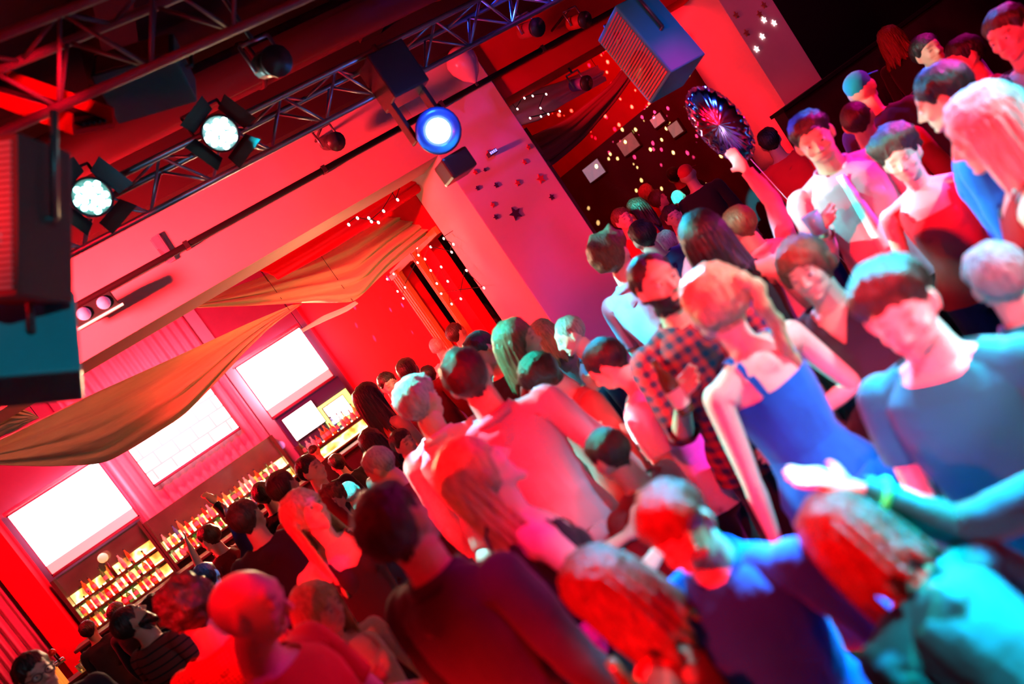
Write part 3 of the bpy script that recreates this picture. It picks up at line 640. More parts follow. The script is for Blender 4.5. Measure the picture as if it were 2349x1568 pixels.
# television sets under the right screen
def tv(x0, x1, z0, z1, y, label, m, depth=.06):
    r_ = empty('television', ((x0+x1)/2,y,z0), label, 'television'); w2 = (x1-x0)/2; h = z1-z0
    boxo('case', (-w2,0,0), (w2,depth,h), M_CASE, r_, .008); boxo('display', (-w2+.02,-.006,.02), (w2-.02,.002,h-.02), m, r_)
tv(2.04,2.74, 1.66, 2.19, 15.72, 'blank white television glowing under the right projection screen', E_SCREEN); tv(2.80,3.30, 1.50, 1.92, 15.7, 'smaller television with a green edge at the right end of the bar', E_SCREEN)
tag(boxo('glow_board', (2.72,15.74,1.44), (3.42,15.78,1.98), E_GRN), 'green glowing panel behind the smaller television', 'panel')
tag(boxo('backboard', (1.98,15.8,1.3), (3.45,15.86,2.28), mat('navy_board',(.04,.04,.16),.5)), 'dark blue board on the wall behind the two televisions', 'board')
# back-bar cabinets with shelves
E_BACK = bpy.data.materials.new('bottle_glow_panel'); E_BACK.use_nodes = True; nt = E_BACK.node_tree; b = nt.nodes['Principled BSDF']; b.inputs['Base Color'].default_value = (.1,.06,.03,1)  # glow panel added behind the bottles to brighten the shelves
tc = nt.nodes.new('ShaderNodeTexCoord'); no = nt.nodes.new('ShaderNodeTexNoise'); no.inputs['Scale'].default_value = 2.6; cr = nt.nodes.new('ShaderNodeValToRGB'); nt.links.new(tc.outputs['Object'], no.inputs['Vector']); nt.links.new(no.outputs['Fac'], cr.inputs[0])
for i_, (p_, c_) in enumerate(((.30,(.03,.015,.0,1)),(.42,(.9,.22,.03,1)),(.48,(1,.60,.14,1)),(.54,(1,.85,.40,1)),(.60,(.35,.75,.08,1)),(.68,(.9,.10,.02,1)))):
    q_ = cr.color_ramp.elements[i_] if i_ < 2 else cr.color_ramp.elements.new(p_); q_.position = p_; q_.color = c_
nt.links.new(cr.outputs[0], b.inputs['Emission Color']); b.inputs['Emission Strength'].default_value = 3.2
def backbar(x0, x1, z0, z1, shelves, label, glow=True):
    r_ = empty('back_bar', ((x0+x1)/2,15.75,0), label, 'shelving'); w2 = (x1-x0)/2
    boxo('mirror', (-w2,.10,z0), (w2,.12,z1), M_MIRR, r_)
    for s in (-1,1): boxo('side_panel', (s*w2-.03,-.22,0), (s*w2+.03,.12,z1), M_BAR, r_)
    boxo('cabinet', (-w2,-.30,0), (w2,.12,min(shelves)-.28), M_BAR, r_, .01)
    for z in shelves:
        sh = boxo('shelf', (-w2,-.20,z-.03), (w2,.10,z), M_BAR, r_)
        if glow: boxo('glow_panel', (-w2+.04,.075,z+.01), (w2-.04,.095,z+.17), E_BACK, sh); boxo('light_strip', (-w2+.05,.02,z), (w2-.05,.085,z+.012), E_WARM, sh)
backbar(-2.52,-.95, .8, 2.14, (1.06,1.33,1.58), 'dark back bar with lit bottle shelves under the left screen')
backbar(-.90,1.70, .8, 2.06, (1.16,1.42), 'long low back bar with lit bottle shelves under the middle screen')
backbar(1.98,3.5, .8, 1.60, (1.10,1.36), 'back bar with lit bottle shelves under the televisions')
ct = empty('bar_counter', (.4,14.3,0), 'long dark bar counter in front of the bottle shelves', 'bar counter')
boxo('worktop', (-3.0,-.28,1.04), (3.05,.32,1.09), M_BAR, ct, .012); boxo('front', (-2.95,-.18,0), (3.0,.2,1.04), M_DARK, ct); cylo('foot_rail', (-2.9,-.30,.2), (2.9,-.30,.2), .025, M_ALU, ct)
# bottles, one by one
GL = [('amber',(.75,.28,.04)),('green',(.10,.50,.12)),('clear',(.90,.88,.80)),('red',(.70,.06,.03)),('blue',(.10,.30,.75)),('yellow',(.90,.75,.20)),('orange',(.9,.35,.06))]
GM = {n: mat('glass_'+n, c, .12, .6, trans=.35, emit=c, estr=0) for n, c in GL}
PRO = [[(.001,0),(.036,0),(.038,.02),(.038,.17),(.030,.20),(.014,.225),(.013,.285),(.001,.285)],[(.001,0),(.044,0),(.046,.02),(.044,.12),(.036,.16),(.016,.19),(.015,.26),(.001,.26)],[(.001,0),(.033,0),(.034,.21),(.020,.25),(.013,.27),(.012,.32),(.001,.32)],[(.001,0),(.050,0),(.052,.10),(.046,.14),(.018,.165),(.016,.22),(.001,.22)]]
BPROTO = {}
rnd = random.Random(7)
def bottle(x, y, z, c, s, label, group):
    k = (c, s)
    if k not in BPROTO:
        bm = bmesh.new(); lathe(bm, PRO[s], 12); o = bm_obj('bottle', bm, GM[c], None, True); top = PRO[s][-2][1]
        cp = cylo('cap', (0,0,top-.012), (0,0,top+.018), .016, M_CASE, o, n=10)
        bm = bmesh.new(); r = PRO[s][2][0]+.0012; cyl(bm, (0,0,.05), (0,0,.12), r, n=12, cap=False); lb = bm_obj('paper_label', bm, mat('bottle_paper',(.8,.72,.55),.8), o, True)
        BPROTO[k] = (o, cp, lb); used = False
    else: used = True
    p, cp, lb = BPROTO[k]
    if used:
        o = p.copy(); COL.objects.link(o)
        for q in (cp, lb): d = q.copy(); COL.objects.link(d); d.parent = o
    else: o = p
    o.location = (x,y,z); o.rotation_euler = (0,0,rnd.uniform(0,6)); sc = rnd.uniform(.9,1.12); o.scale = (sc,sc,sc)
    tag(o, label, 'bottle', group)
for x0, x1, z, where, grp in ((-2.42,-1.05,1.33,'middle shelf under the left screen','bottles on the middle left shelf'),(-2.42,-1.05,1.06,'lowest shelf under the left screen','bottles on the lowest left shelf'),(-2.2,-1.15,1.58,'top shelf under the left screen','bottles on the top left shelf'),
                     (-.80,1.62,1.42,'upper shelf under the middle screen','bottles on the upper middle shelf'),(-.80,1.62,1.16,'lower shelf under the middle screen','bottles on the lower middle shelf'),(2.06,3.42,1.36,'shelf under the televisions','bottles on the right shelf')):
    n = int((x1-x0)/.112)
    for i in range(n):
        c = rnd.choice(['amber','clear','clear','yellow','green','red','orange','blue'] if 'left' not in where else ['amber','clear','yellow','green','orange','clear','red'])
        if z == 1.58 and i % 3 == 2: continue
        sh_ = rnd.randrange(4)
        bottle(x0+i*.112+rnd.uniform(-.015,.015), 15.66+rnd.uniform(-.03,.02), z, c, sh_, c+' glass '+('tall round','squat','slim','broad')[sh_]+' bottle in the row on the '+where, grp)
lp = empty('globe_lamp', (-1.72,15.6,1.85), 'small round orange globe lamp on the top left bottle shelf', 'lamp')
bm = bmesh.new(); bmesh.ops.create_uvsphere(bm, u_segments=16, v_segments=10, radius=.085, matrix=mathutils.Matrix.Translation((0,0,.12))); bm_obj('globe', bm, emis('globe_glow',(1,.42,.16),1.1), lp, True); cylo('base', (0,0,-.27), (0,0,.05), .03, M_BAR, lp)
area('bar_glow', (0,15.3,2.1), (0,13,1.2), 4.5, (1,.55,.22), 26, .3)
area('curtain_glow_fill', (.4,14.2,4.3), (.4,16,2.6), 1.6, (1,.45,.5), 60, .2)  # second area is unseen, added for the pale glow on the curtain
# ---------------------------------------------------------------- draped fabric
def drape(name, upper, lower, y_up, y_lo, label, m, bulge=.25, n=60, mm=22, folds=5, seed=0, sag=0):
    U = np.array([P(x,y,Y=y_up) for x,y in upper]); Lw = np.array([P(x,y,Y=y_lo) for x,y in lower])
    def res(C):
        d = np.r_[0,np.cumsum(np.linalg.norm(np.diff(C,axis=0),axis=1))]; t = np.linspace(0,d[-1],n); q = np.stack([np.interp(t,d,C[:,k]) for k in range(3)],1)
        for _ in range(4): q[1:-1] = (q[:-2]+2*q[1:-1]+q[2:])/4
        return q
    U, Lw = res(U), res(Lw); g = np.zeros((n,mm,3))
    for j in range(mm):
        s = j/(mm-1)
        for i in range(n):
            t = i/(n-1); p = U[i]*(1-s)+Lw[i]*s; wd = np.linalg.norm(U[i]-Lw[i])
            b = bulge*wd*math.sin(math.pi*s)*.8+.06*wd*math.sin(s*folds*math.pi*(1+.4*t)+2.2*t+seed)+.03*wd*math.sin(s*folds*2.3*math.pi+4*t+seed*2)
            g[i,j] = p+np.array([.1*b,-b,-.25*b])
    co, f = grid_shell(g, .006); o = tag(mesh_obj(name, co, f, m, None), label, 'drape')
    for p in (U[1], U[-2]): cylo('cord', tuple(p), (p[0],p[1],CEIL_Z), .003, M_BLACK, o, n=5)
    return o
drape('fabric_drape', [(-60,1030),(0,1008),(90,962),(200,908),(400,818),(560,745),(668,700)], [(-60,1062),(0,1066),(120,1068),(240,1063),(330,1012),(420,955),(500,870),(560,805),(620,748),(690,697)], 8.7, 8.3, 'long sand coloured drape sagging across the left side below the beam', M_DRAPE, .30, folds=6)
drape('fabric_drape', [(392,706),(500,672),(700,598),(850,520),(962,452),(1010,425)], [(392,707),(480,704),(600,700),(705,693),(818,693),(880,622),(960,560),(1010,515)], 9.0, 8.3, 'sand coloured drape with a pointed corner beside the pillar', M_DRAPE, .25, folds=7, seed=2)
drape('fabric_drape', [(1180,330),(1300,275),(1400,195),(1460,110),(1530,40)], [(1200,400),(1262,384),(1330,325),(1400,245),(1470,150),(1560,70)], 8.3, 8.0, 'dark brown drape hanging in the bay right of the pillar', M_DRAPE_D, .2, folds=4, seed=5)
drape('fabric_drape', [(-40,945),(20,925),(70,945),(90,958)], [(-40,1010),(0,1002),(40,985),(78,962)], 7.8, 7.6, 'ribbed yellowish cloth end hanging at the far left edge', M_DRAPE, .1, n=40, folds=9, seed=3)
drape('fabric_drape', [(1150,225),(1200,212),(1280,190),(1370,150)], [(1190,290),(1240,275),(1300,235),(1390,185)], 7.7, 7.55, 'sheer pink cloth strip with bulbs below the right beam', mat('sheer_pink',(.75,.25,.35),.5,.4), .1, folds=3, seed=6)
drape('fabric_drape', [(580,612),(700,550),(840,470),(950,405)], [(640,640),(740,585),(860,510),(965,440)], 7.9, 7.7, 'red cloth strip with sparkling bulbs hanging under the beam', M_RED, .1, folds=3, seed=8)
drape('fabric_drape', [(690,756),(740,724),(790,704),(815,690)], [(694,762),(748,735),(800,712),(822,696)], 8.35, 8.3, 'thin pale twisted cloth cord by the right screen', mat('pale_cloth',(.8,.75,.78),.8), .1, n=30, mm=6)
def string(name, pts, Y, label, wire=True, m=None, r=.011, X=None):
    W_ = [P(x,y,**({'X':X} if X else {'Y':Y})) for x,y in pts]; o = empty(name, W_[0], label, 'string lights')
    for p in W_:
        q = p-W_[0]; bm = bmesh.new(); bmesh.ops.create_icosphere(bm, subdivisions=2, radius=r, matrix=mathutils.Matrix.Translation(q) @ mathutils.Matrix.Diagonal((1,1,1.4,1))); bm_obj('bulb', bm, m or E_BULB, o, True)
    bm = bmesh.new()
    for a, b in zip(W_, W_[1:]): cyl(bm, a-W_[0]+np.array([0,.02,.02]), b-W_[0]+np.array([0,.02,.02]), .004, n=5)
    if X is None: p = W_[0]; cyl(bm, (0,.02,.02), (0,.02,CEIL_Z-p[2]), .003, n=5)
    else: cyl(bm, (0,.02,.02), (X*0+.16,.02,.02), .003, n=5)
    bm_obj('cable', bm, M_BLACK, o)
string('string_lights', [(1187,250),(1203,225),(1222,220),(1253,216),(1240,248),(1258,262),(1241,267),(1216,271),(1284,255)], 7.45, 'string of small bulbs over the sheer pink cloth')
string('string_lights', [(828,460),(858,440),(898,435),(912,458),(930,402),(880,484),(852,508),(846,500),(868,510),(820,500),(800,515)], 7.6, 'string of sparkling bulbs under the beam beside the pillar', r=.014)
string('string_lights', [(1018,547),(1040,560),(1036,578),(988,566),(975,594),(988,620),(1002,650),(1012,612),(1027,645),(1036,697),(1057,685),(1070,620),(1110,660),(1012,673)], 0, 'string of bulbs looped round the doorway by the pillar', X=3.45, r=.012)
string('string_lights', [(903,628),(888,640),(912,668),(925,684),(929,659),(958,602),(936,570),(956,568),(960,585)], 0, 'string of bulbs along the top of the far doorway', X=3.47, r=.012)
# ---------------------------------------------------------------- trusses and lamps
def truss(x0, x1, y, z, w_, label, dz=.24, M_ALU=M_ALU):
    o = empty('truss', (x0,y,z), label, 'truss'); L = x1-x0; ch = [(0,0),(w_,0),(w_/2,-dz)]
    ch = [(0,dz/2),(w_,dz/2),(w_/2,-dz/2)]
    for a, b in ch: cylo('chord', (0,a,b), (L,a,b), .021, M_ALU, o, n=10)
    n = int(L/.42)
    for i in range(n):
        xa, xm, xb = i*L/n, (i+.5)*L/n, (i+1)*L/n
        for p, q in ((0,2),(1,2),(0,1)):
            bm = bmesh.new(); cyl(bm, (xa,*ch[p]), (xm,*ch[q]), .010, n=6); cyl(bm, (xm,*ch[q]), (xb,*ch[p]), .010, n=6); bm_obj('brace', bm, M_ALU, o, True)
truss(-1.2,8.4, 5.0, 3.82, .26, 'long aluminium lighting truss carrying the two glowing lamps')
truss(-1.0,7.5, 3.5, 3.98, .24, 'upper lighting truss nearest the ceiling, in shadow', .3, mat('shaded_truss',(.10,.09,.12),.5,.4))  # shade of this truss is put into a darker colour
def parcan(px, py, Y, label, em, tgt, r=.105, ring=True):
    c = P(px, py, Y=Y); d = mathutils.Vector(tgt)-mathutils.Vector(c); q = d.to_track_quat('Z','Y'); o = empty('stage_lamp', c, label, 'stage lamp', rot=q)
    bm = bmesh.new(); lathe(bm, [(.001,-.30),(r*.6,-.30),(r*.95,-.24),(r*1.05,-.02),(r*1.12,0),(r*1.12,.012),(r*.98,.012),(r*.98,-.01),(.001,-.01)], 24); bm_obj('housing', bm, M_CASE, o, True)
    for i in range(19):
        a = i*2.39996; rr = r*.88*math.sqrt((i+.3)/19)
        bm = bmesh.new(); cyl(bm, (rr*math.cos(a),rr*math.sin(a),-.012), (rr*math.cos(a),rr*math.sin(a),.006), r*.19, n=8); bm_obj('led', bm, em, o)
    up = q.inverted() @ mathutils.Vector((0,0,1))
    bm = bmesh.new(); side = up.cross(mathutils.Vector((0,0,1))).normalized()
    for s in (1,-1): cyl(bm, side*s*r*1.2+mathutils.Vector((0,0,-.12)), side*s*r*1.2+up*.2+mathutils.Vector((0,0,-.12)), .010, n=6)
    cyl(bm, side*r*1.25+up*.2+mathutils.Vector((0,0,-.12)), side*-r*1.25+up*.2+mathutils.Vector((0,0,-.12)), .010, n=6); bm_obj('yoke', bm, M_CASE, o, True)
    fl = bmesh.new()
    for a in (0,1,2,3):
        t = a*math.pi/2+.4; w2 = r*.9; c1 = mathutils.Vector((math.cos(t),math.sin(t),0))*r*1.1; tn = mathutils.Vector((-math.sin(t),math.cos(t),0)); out = c1.normalized()*.09+mathutils.Vector((0,0,.05))
        vs = [fl.verts.new(v) for v in (c1-tn*w2, c1+tn*w2, c1+tn*w2*1.2+out, c1-tn*w2*1.2+out)]; fl.faces.new(vs)
    bmesh.ops.solidify(fl, geom=fl.faces[:], thickness=.003); bm_obj('barn_doors', fl, M_CASE, o)
    return o
parcan(210,452,4.9,'lamp with ringed cyan leds, left one on the truss',E_TEAL,(1.0,1.6,2.9)); parcan(505,306,4.9,'lamp with solid white cyan face, right one on the truss',emis('led_cyan_white',(.45,1,.95),14),(1.0,1.6,2.9))
for px, py, Y, lab, tg in ((985,215,5.1,'',None),): pass
c = P(1004,300,Y=4.9); mh = empty('moving_head_lamp', c, 'blue glowing moving head lamp hanging in front of the pillar', 'stage lamp')
bm = bmesh.new(); q_ = (mathutils.Vector(CAM)-mathutils.Vector(c)+mathutils.Vector((.35,0,-.15))).to_track_quat('Z','Y').to_matrix().to_4x4()
lathe(bm, [(.001,-.24),(.095,-.26),(.14,-.18),(.155,0),(.16,.08),(.14,.10),(.10,.06),(.001,.06)], 24, q_); bm_obj('head', bm, mat('blue_lit_case',(.02,.10,.45),.3,.5,coat=.4), mh, True)  # the lamp's blue glow is put into the case colour
bm = bmesh.new(); lathe(bm, [(.001,.062),(.085,.062),(.075,.085),(.001,.095)], 20, q_); bm_obj('lens', bm, E_LBLUE, mh, True)
for s in (1,-1): boxo('yoke_arm', (s*.135-.015,.06,.02), (s*.135+.015,.16,.34), M_CASE, mh, .008)
boxo('base', (-.15,-.05,.32), (.15,.22,.66), M_CASE, mh, .015); cylo('hook', (0,.08,.60), (0,.08,.74), .02, M_ALU, mh)
boxo('lower_cover', (-.11,-.02,-.34), (.11,.18,-.18), M_CASE, mh, .02)
lg = bpy.data.lights.new('moving_head_fill','POINT'); lg.energy = 5; lg.color = (.03,.2,1); lg.shadow_soft_size = .03; lo_ = bpy.data.objects.new('moving_head_fill', lg); COL.objects.link(lo_); lo_.location = tuple(c+np.array([-.10,-.32,.05]))  # point light added in front of the lamp to turn its case blue
# box-shaped things that hang tilted
def tilt_quat(roll_deg, yaw_deg, pitch_deg=0):
    return mathutils.Quaternion((0,0,1), math.radians(-yaw_deg)) @ mathutils.Quaternion((1,0,0), math.radians(pitch_deg)) @ mathutils.Quaternion((0,1,0), math.radians(roll_deg))
def cam_quat(a, pitch, yaw):
    """orientation of a tilted hanging box, turned a in the picture's plane, then pitched and yawed"""
    M = mathutils.Matrix; R = M(((RT[0],UP[0],-FW[0]),(RT[1],UP[1],-FW[1]),(RT[2],UP[2],-FW[2])))
    r = math.radians; return (R @ M.Rotation(r(a),3,'Z') @ M.Rotation(r(pitch),3,'X') @ M.Rotation(r(yaw),3,'Y') @ M.Rotation(r(-90),3,'X')).to_quaternion()
def speaker(px, py, D, size, rot, label, m, grille=None, name='loudspeaker'):
    o = empty(name, P(px,py,D=D), label, 'loudspeaker', rot=rot); a, b, c_ = (s/2 for s in size)
    boxo('cabinet', (-a,-b,-c_), (a,b,c_), m, o, .012)
    bm = bmesh.new()
    n = 24
    for i in range(n): box(bm, (-a*.88,-b-.007,-c_*.92+2*c_*.92*i/n), (a*.88,-b-.002,-c_*.92+2*c_*.92*(i+.55)/n))
    bm_obj('grille', bm, grille or M_BLACK, o)
    cn = cylo('woofer', (0,-b-.004,-c_*.3), (0,-b+.02,-c_*.3), min(a,c_)*.62, M_CASE, o, n=20); cylo('tweeter', (0,-b-.004,c_*.55), (0,-b+.02,c_*.55), min(a,c_)*.25, M_CASE, o, n=16)
    bm = bmesh.new(); cyl(bm, (-a-.03,0,0), (a+.03,0,0), .012, n=8); cyl(bm, (-a-.03,0,0), (-a-.03,0,c_+.10), .012, n=8); cyl(bm, (a+.03,0,0), (a+.03,0,c_+.10), .012, n=8); bm_obj('bracket', bm, M_CASE, o, True)
    return o
M_TEALBOX = mat('teal_lit_cabinet',(.03,.30,.36),.5,.4,var=.15); M_REDBOX = mat('red_lit_cabinet',(.45,.03,.03),.5,.3); M_BRBOX = mat('dark_brown_cabinet',(.09,.02,.02),.5,.3)  # coloured light on the cabinets is put into the teal and red tones
speaker(80,800,2.6,(.24,.26,.30),cam_quat(18,-22,-58),'teal sided loudspeaker hanging at the left edge above the drape',M_TEALBOX,M_REDBOX)
speaker(15,515,2.5,(.30,.22,.50),cam_quat(3,-4,-12),'dark brown cabinet hanging above the teal sided one',M_BRBOX,mat('pale_rib',(.30,.18,.18),.5))
speaker(335,180,3.9,(.40,.26,.24),cam_quat(24,-42,8),'dark teal topped box hanging between the two trusses',mat('dark_teal_case',(.02,.10,.12),.5),M_BRBOX)
speaker(1492,108,5.4,(.34,.34,.60),cam_quat(37,-8,-66),'large hanging loudspeaker with red front beside the right beam',M_TEALBOX,M_REDBOX)
speaker(368,583,6.7,(.26,.20,.26),tilt_quat(2,30,0),'small teal topped loudspeaker fixed to the red beam',mat('slate_blue_case',(.16,.17,.26),.5),mat('slate_grille',(.20,.15,.24),.6))
b1 = empty('light_bar', P(218,712,Y=6.75), 'flat lamp with two round pink lenses clamped on the beam', 'stage lamp')
boxo('case', (-.17,-.08,-.06), (.17,.10,.06), mat('green_black_case',(.015,.05,.04),.4), b1, .01)
for s in (-1,1): cylo('lens', (s*.08,-.095,0), (s*.08,-.06,0), .05, emis('lens_pink',(.75,.10,.35),.55), b1)
boxo('clamp', (-.03,.10,-.03), (.03,.26,.03), M_CASE, b1)
boxo('white_edge', (-.19,-.10,-.085), (.19,-.06,-.072), emis('tube_white',(1,.75,.6),1.2), b1)
def smallfix(px, py, Y, label, m, to='beam'):
    o = empty('small_spotlight', P(px,py,Y=Y), label, 'spotlight'); cylo('body', (0,-.10,-.03), (0,.10,.05), .07, m, o, n=14); cylo('rim', (0,-.13,-.045), (0,-.10,-.03), .085, M_CASE, o, n=14)
    bm = bmesh.new(); cyl(bm, (-.09,0,0), (-.09,0,.16), .010, n=6); cyl(bm, (.09,0,0), (.09,0,.16), .010, n=6); cyl(bm, (-.09,0,.16), (.09,0,.16), .010, n=6); bm_obj('bracket', bm, M_ALU, o, True)
    z_ = CEIL_Z-o.location.z; cylo('mount', (0,0,.16), (0,7.02-Y if to == 'beam' else 0,.16 if to == 'beam' else z_), .014, M_CASE, o, n=8)
smallfix(760,328,6.7,'small dark spotlight mounted above the middle of the beam',M_CASE); smallfix(1325,52,6.6,'small red lit spotlight at the top by the hanging loudspeaker',M_REDBOX); smallfix(1330,195,7.3,'purple cased spotlight behind the sheer pink cloth',mat('purple_case',(.25,.10,.60),.4),'up')
smallfix(1215,70,6.0,'dim red spotlight on the truss above the pillar',M_REDBOX,'up'); smallfix(620,150,4.2,'dark spotlight hanging from the upper truss',M_CASE,'up')
# red lit duct at the top left
a_, b_ = P(-30,185,D=3.7), P(215,275,D=3.5); dv = mathutils.Vector(b_-a_); o = empty('cable_tray', a_, 'bright red lit cable tray slanting across the top left corner', 'cable tray', rot=dv.to_track_quat('X','Z'))
boxo('tray', (0,-.10,-.05), (dv.length,.10,-.03), M_RED, o); boxo('side_lip', (0,-.11,-.05), (dv.length,-.10,.04), M_RED, o); boxo('side_lip', (0,.10,-.05), (dv.length,.11,.04), M_RED, o)
for i in range(5): cylo('cable', (0,-.06+i*.03,-.01), (dv.length,-.055+i*.028,-.012), .011, M_BLACK, o, n=8)
spot('tray_red_spot', tuple(a_+np.array([.2,-1.2,-.5])), tuple((a_+b_)/2), 24, RED, 220, .4)  # added red spot without a fixture, brightens the tray
spot('pipe_glint', (2.2,3.2,3.0), (3.2,5.1,3.75), 30, (.10,.30,1), 8, .5); spot('pipe_glint_left', (.2,3.9,3.2), (.7,5.1,3.75), 44, (.0,.6,1), 9, .5)
spot('box_teal', (2.6,2.6,3.2), (4.6,4.6,3.4), 40, (0,.45,.6), 22, .5); spot('box_teal_left', (1.0,.2,3.2), tuple(P(110,790,D=2.6)), 34, (0,.65,.85), 110, .5); spot('box_teal_top', (1.2,2.0,4.9), tuple(P(340,170,D=3.9)), 30, (0,.5,.6), 8, .5)  # teal spots added to colour the hanging boxes
# ceiling clutter: ducts, cables
def duct(p0, p1, r, label, m=M_CEIL, name='air_duct', cat='duct'):
    o = empty(name, p0, label, cat); d = np.array(p1)-np.array(p0); cylo('pipe', (0,0,0), tuple(d), r, m, o, n=20)
    for i in range(1,6): t = i/6; u_ = d/np.linalg.norm(d)*.02; bm = bmesh.new(); cyl(bm, tuple(d*t-u_), tuple(d*t+u_), r*1.06, n=20); bm_obj('joint_ring', bm, m, o, True)
M_DUCT = mat('red_brown_duct',(.10,.02,.03),.5,.3)
duct((-1.5,6.0,4.55),(9.5,6.0,4.70),.18,'wide round air duct running under the ceiling above the beam',M_DUCT); duct((-1.5,2.0,4.62),(4.2,5.5,4.62),.13,'narrow air duct crossing slantwise under the ceiling',M_DUCT)
duct((1.5,1.5,4.75),(6.5,4.4,4.75),.07,'thin dark pipe high under the ceiling near the camera',M_CASE,'ceiling_pipe','pipe')
bl = empty('balloon', P(1065,150,Y=6.6), 'pale pinkish round balloon against the beam above the pillar', 'balloon')
bm = bmesh.new(); lathe(bm, [(.001,-.20),(.02,-.185),(.09,-.12),(.145,-.02),(.155,.06),(.12,.14),(.06,.18),(.001,.19)], 24); bm_obj('envelope', bm, mat('balloon_pearl',(.62,.45,.52),.25,.6,coat=.5), bl, True); cylo('knot', (0,0,-.225), (0,0,-.195), .014, M_CASE, bl); cylo('thread', (0,0,.185), (0,0,CEIL_Z-bl.location.z), .002, M_BLACK, bl, n=5)
# foil balloon
FB = P(1652,285,D=5.6); fo = empty('foil_balloon', FB, 'upright silver blue foil balloon with a crinkled rim held above the crowd', 'balloon', rot=mathutils.Quaternion((0,0,1),math.radians(-50)) @ mathutils.Quaternion((0,1,0),math.radians(-8)))
n, m_ = 40, 17; gf = []
bm = bmesh.new(); rows = []
for j in range(m_+1):
    v_ = -1+2*j/m_; row = []
    for i in range(64):
        a = 2*math.pi*i/64; rr = math.cos(v_*math.pi/2)**.55 if abs(v_) < 1 else 0.0
        wr = 1
        cr = .012*math.sin(a*21)*max(0,rr-.75)*4
        row.append(bm.verts.new(((.145*rr+cr)*math.cos(a)*wr, .085*v_*(1+.06*math.sin(a*21)*rr), (.30*rr+cr)*math.sin(a)*wr)))
    rows.append(row)
for a, b in zip(rows, rows[1:]):
    for i in range(64): bm.faces.new((a[i],a[(i+1)%64],b[(i+1)%64],b[i]))
bm_obj('envelope', bm, mat('blue_tinted_foil',(.42,.45,.95),.12,.6,metal=1,bump=.25,bscale=7), fo, True)  # blue reflections are put into the foil colour
bm = bmesh.new()
for i in range(90):
    a = 2*math.pi*i/90; b = 2*math.pi*(i+1)/90; z0 = .012*math.sin(i*1.3)
    vs = [bm.verts.new((.143*math.cos(t)*k, z0 if q else -z0, .298*math.sin(t)*k)) for q, t, k in ((0,a,1),(1,b,1),(0,b,1.10+.02*math.sin(i*2)),(1,a,1.10))]; bm.faces.new(vs)
bmesh.ops.solidify(bm, geom=bm.faces[:], thickness=.002); bm_obj('crimped_rim', bm, mat('silver_foil_rim',(.8,.7,.8),.2,.6,metal=1), fo, False)
cylo('string', (0,0,-.33), (.02,0,-1.35), .003, WHITE, fo, n=6)
spot('foil_blue', tuple(FB+np.array([-.6,-2.2,1.3])), tuple(FB), 40, (.05,.15,1), 120, .3, .25); spot('foil_pink', tuple(FB+np.array([-1.6,-.8,-.4])), tuple(FB), 30, (1,.5,.6), 18, .3, .15)  # spots added to show as reflections in the foil
# raised star shapes on the pillars
def star(x, y, Y, r, m, label, group, depth=.012):
    c = P(x, y, Y=Y); bm = bmesh.new(); vs = [bm.verts.new((r*(1 if i%2 == 0 else .45)*math.sin(i*math.pi/5), 0, r*(1 if i%2 == 0 else .45)*math.cos(i*math.pi/5))) for i in range(10)]
    f = bm.faces.new(vs); ex = bmesh.ops.extrude_face_region(bm, geom=[f]); bmesh.ops.translate(bm, verts=[v for v in ex['geom'] if isinstance(v, bmesh.types.BMVert)], vec=(0,-depth,0))
    o = bm_obj('pillar_star', bm, m, None); o.location = c; tag(o, label, 'star decoration', group)
M_ST_R, M_ST_D, M_ST_W = mat('red_star',(.62,.02,.05),.5), mat('dark_star',(.05,.015,.08),.5), emis('star_light_mark',(1,.62,.62),2.2)
for x, y, r in ((1240,410,.055),(1203,372,.03),(1187,420,.035),(1120,352,.03),(1090,395,.028),(1130,470,.03),(1212,338,.03)): star(x, y, 6.998, r, M_ST_R, 'small red star on the pillar front' if r < .05 else 'largest red star on the pillar front', 'red stars on the pillar' if r < .05 else None)
for x, y, r in ((1265,452,.035),(1112,390,.02),(1095,432,.025),(1137,498,.03),(1138,425,.03)): star(x, y, 6.998, r, M_ST_D, 'small dark star on the pillar front', 'dark stars on the pillar')
star(1182,490,6.998,.075,M_ST_D,'largest dark star on the pillar front',None)
for x, y in ((1748,84),(1735,113),(1775,53),(1752,46)): star(x, y, 6.998, .045, M_ST_W, 'pinkish star shaped light mark on the right hand pillar', 'star shaped light marks on the right pillar')  # star-shaped marks of light built as glowing solids
for x, y in ((1712,76),(1688,35),(1742,33),(1752,12)): star(x, y, 6.998, .05, mat('bronze_star',(.35,.16,.08),.5), 'dull bronze star on the right hand pillar', 'bronze stars on the right pillar')
bb = empty('blue_lamp', P(1130,349,Y=6.93), 'tiny blue fixture glowing on the pillar front', 'lamp')
boxo('case', (-.05,-.02,-.025), (.05,.05,.02), M_CASE, bb, .004)
for i in range(4): boxo('led', (-.042+i*.023,-.026,-.015), (-.028+i*.023,-.018,.012), emis('led_blue',(.05,.15,1),3), bb)
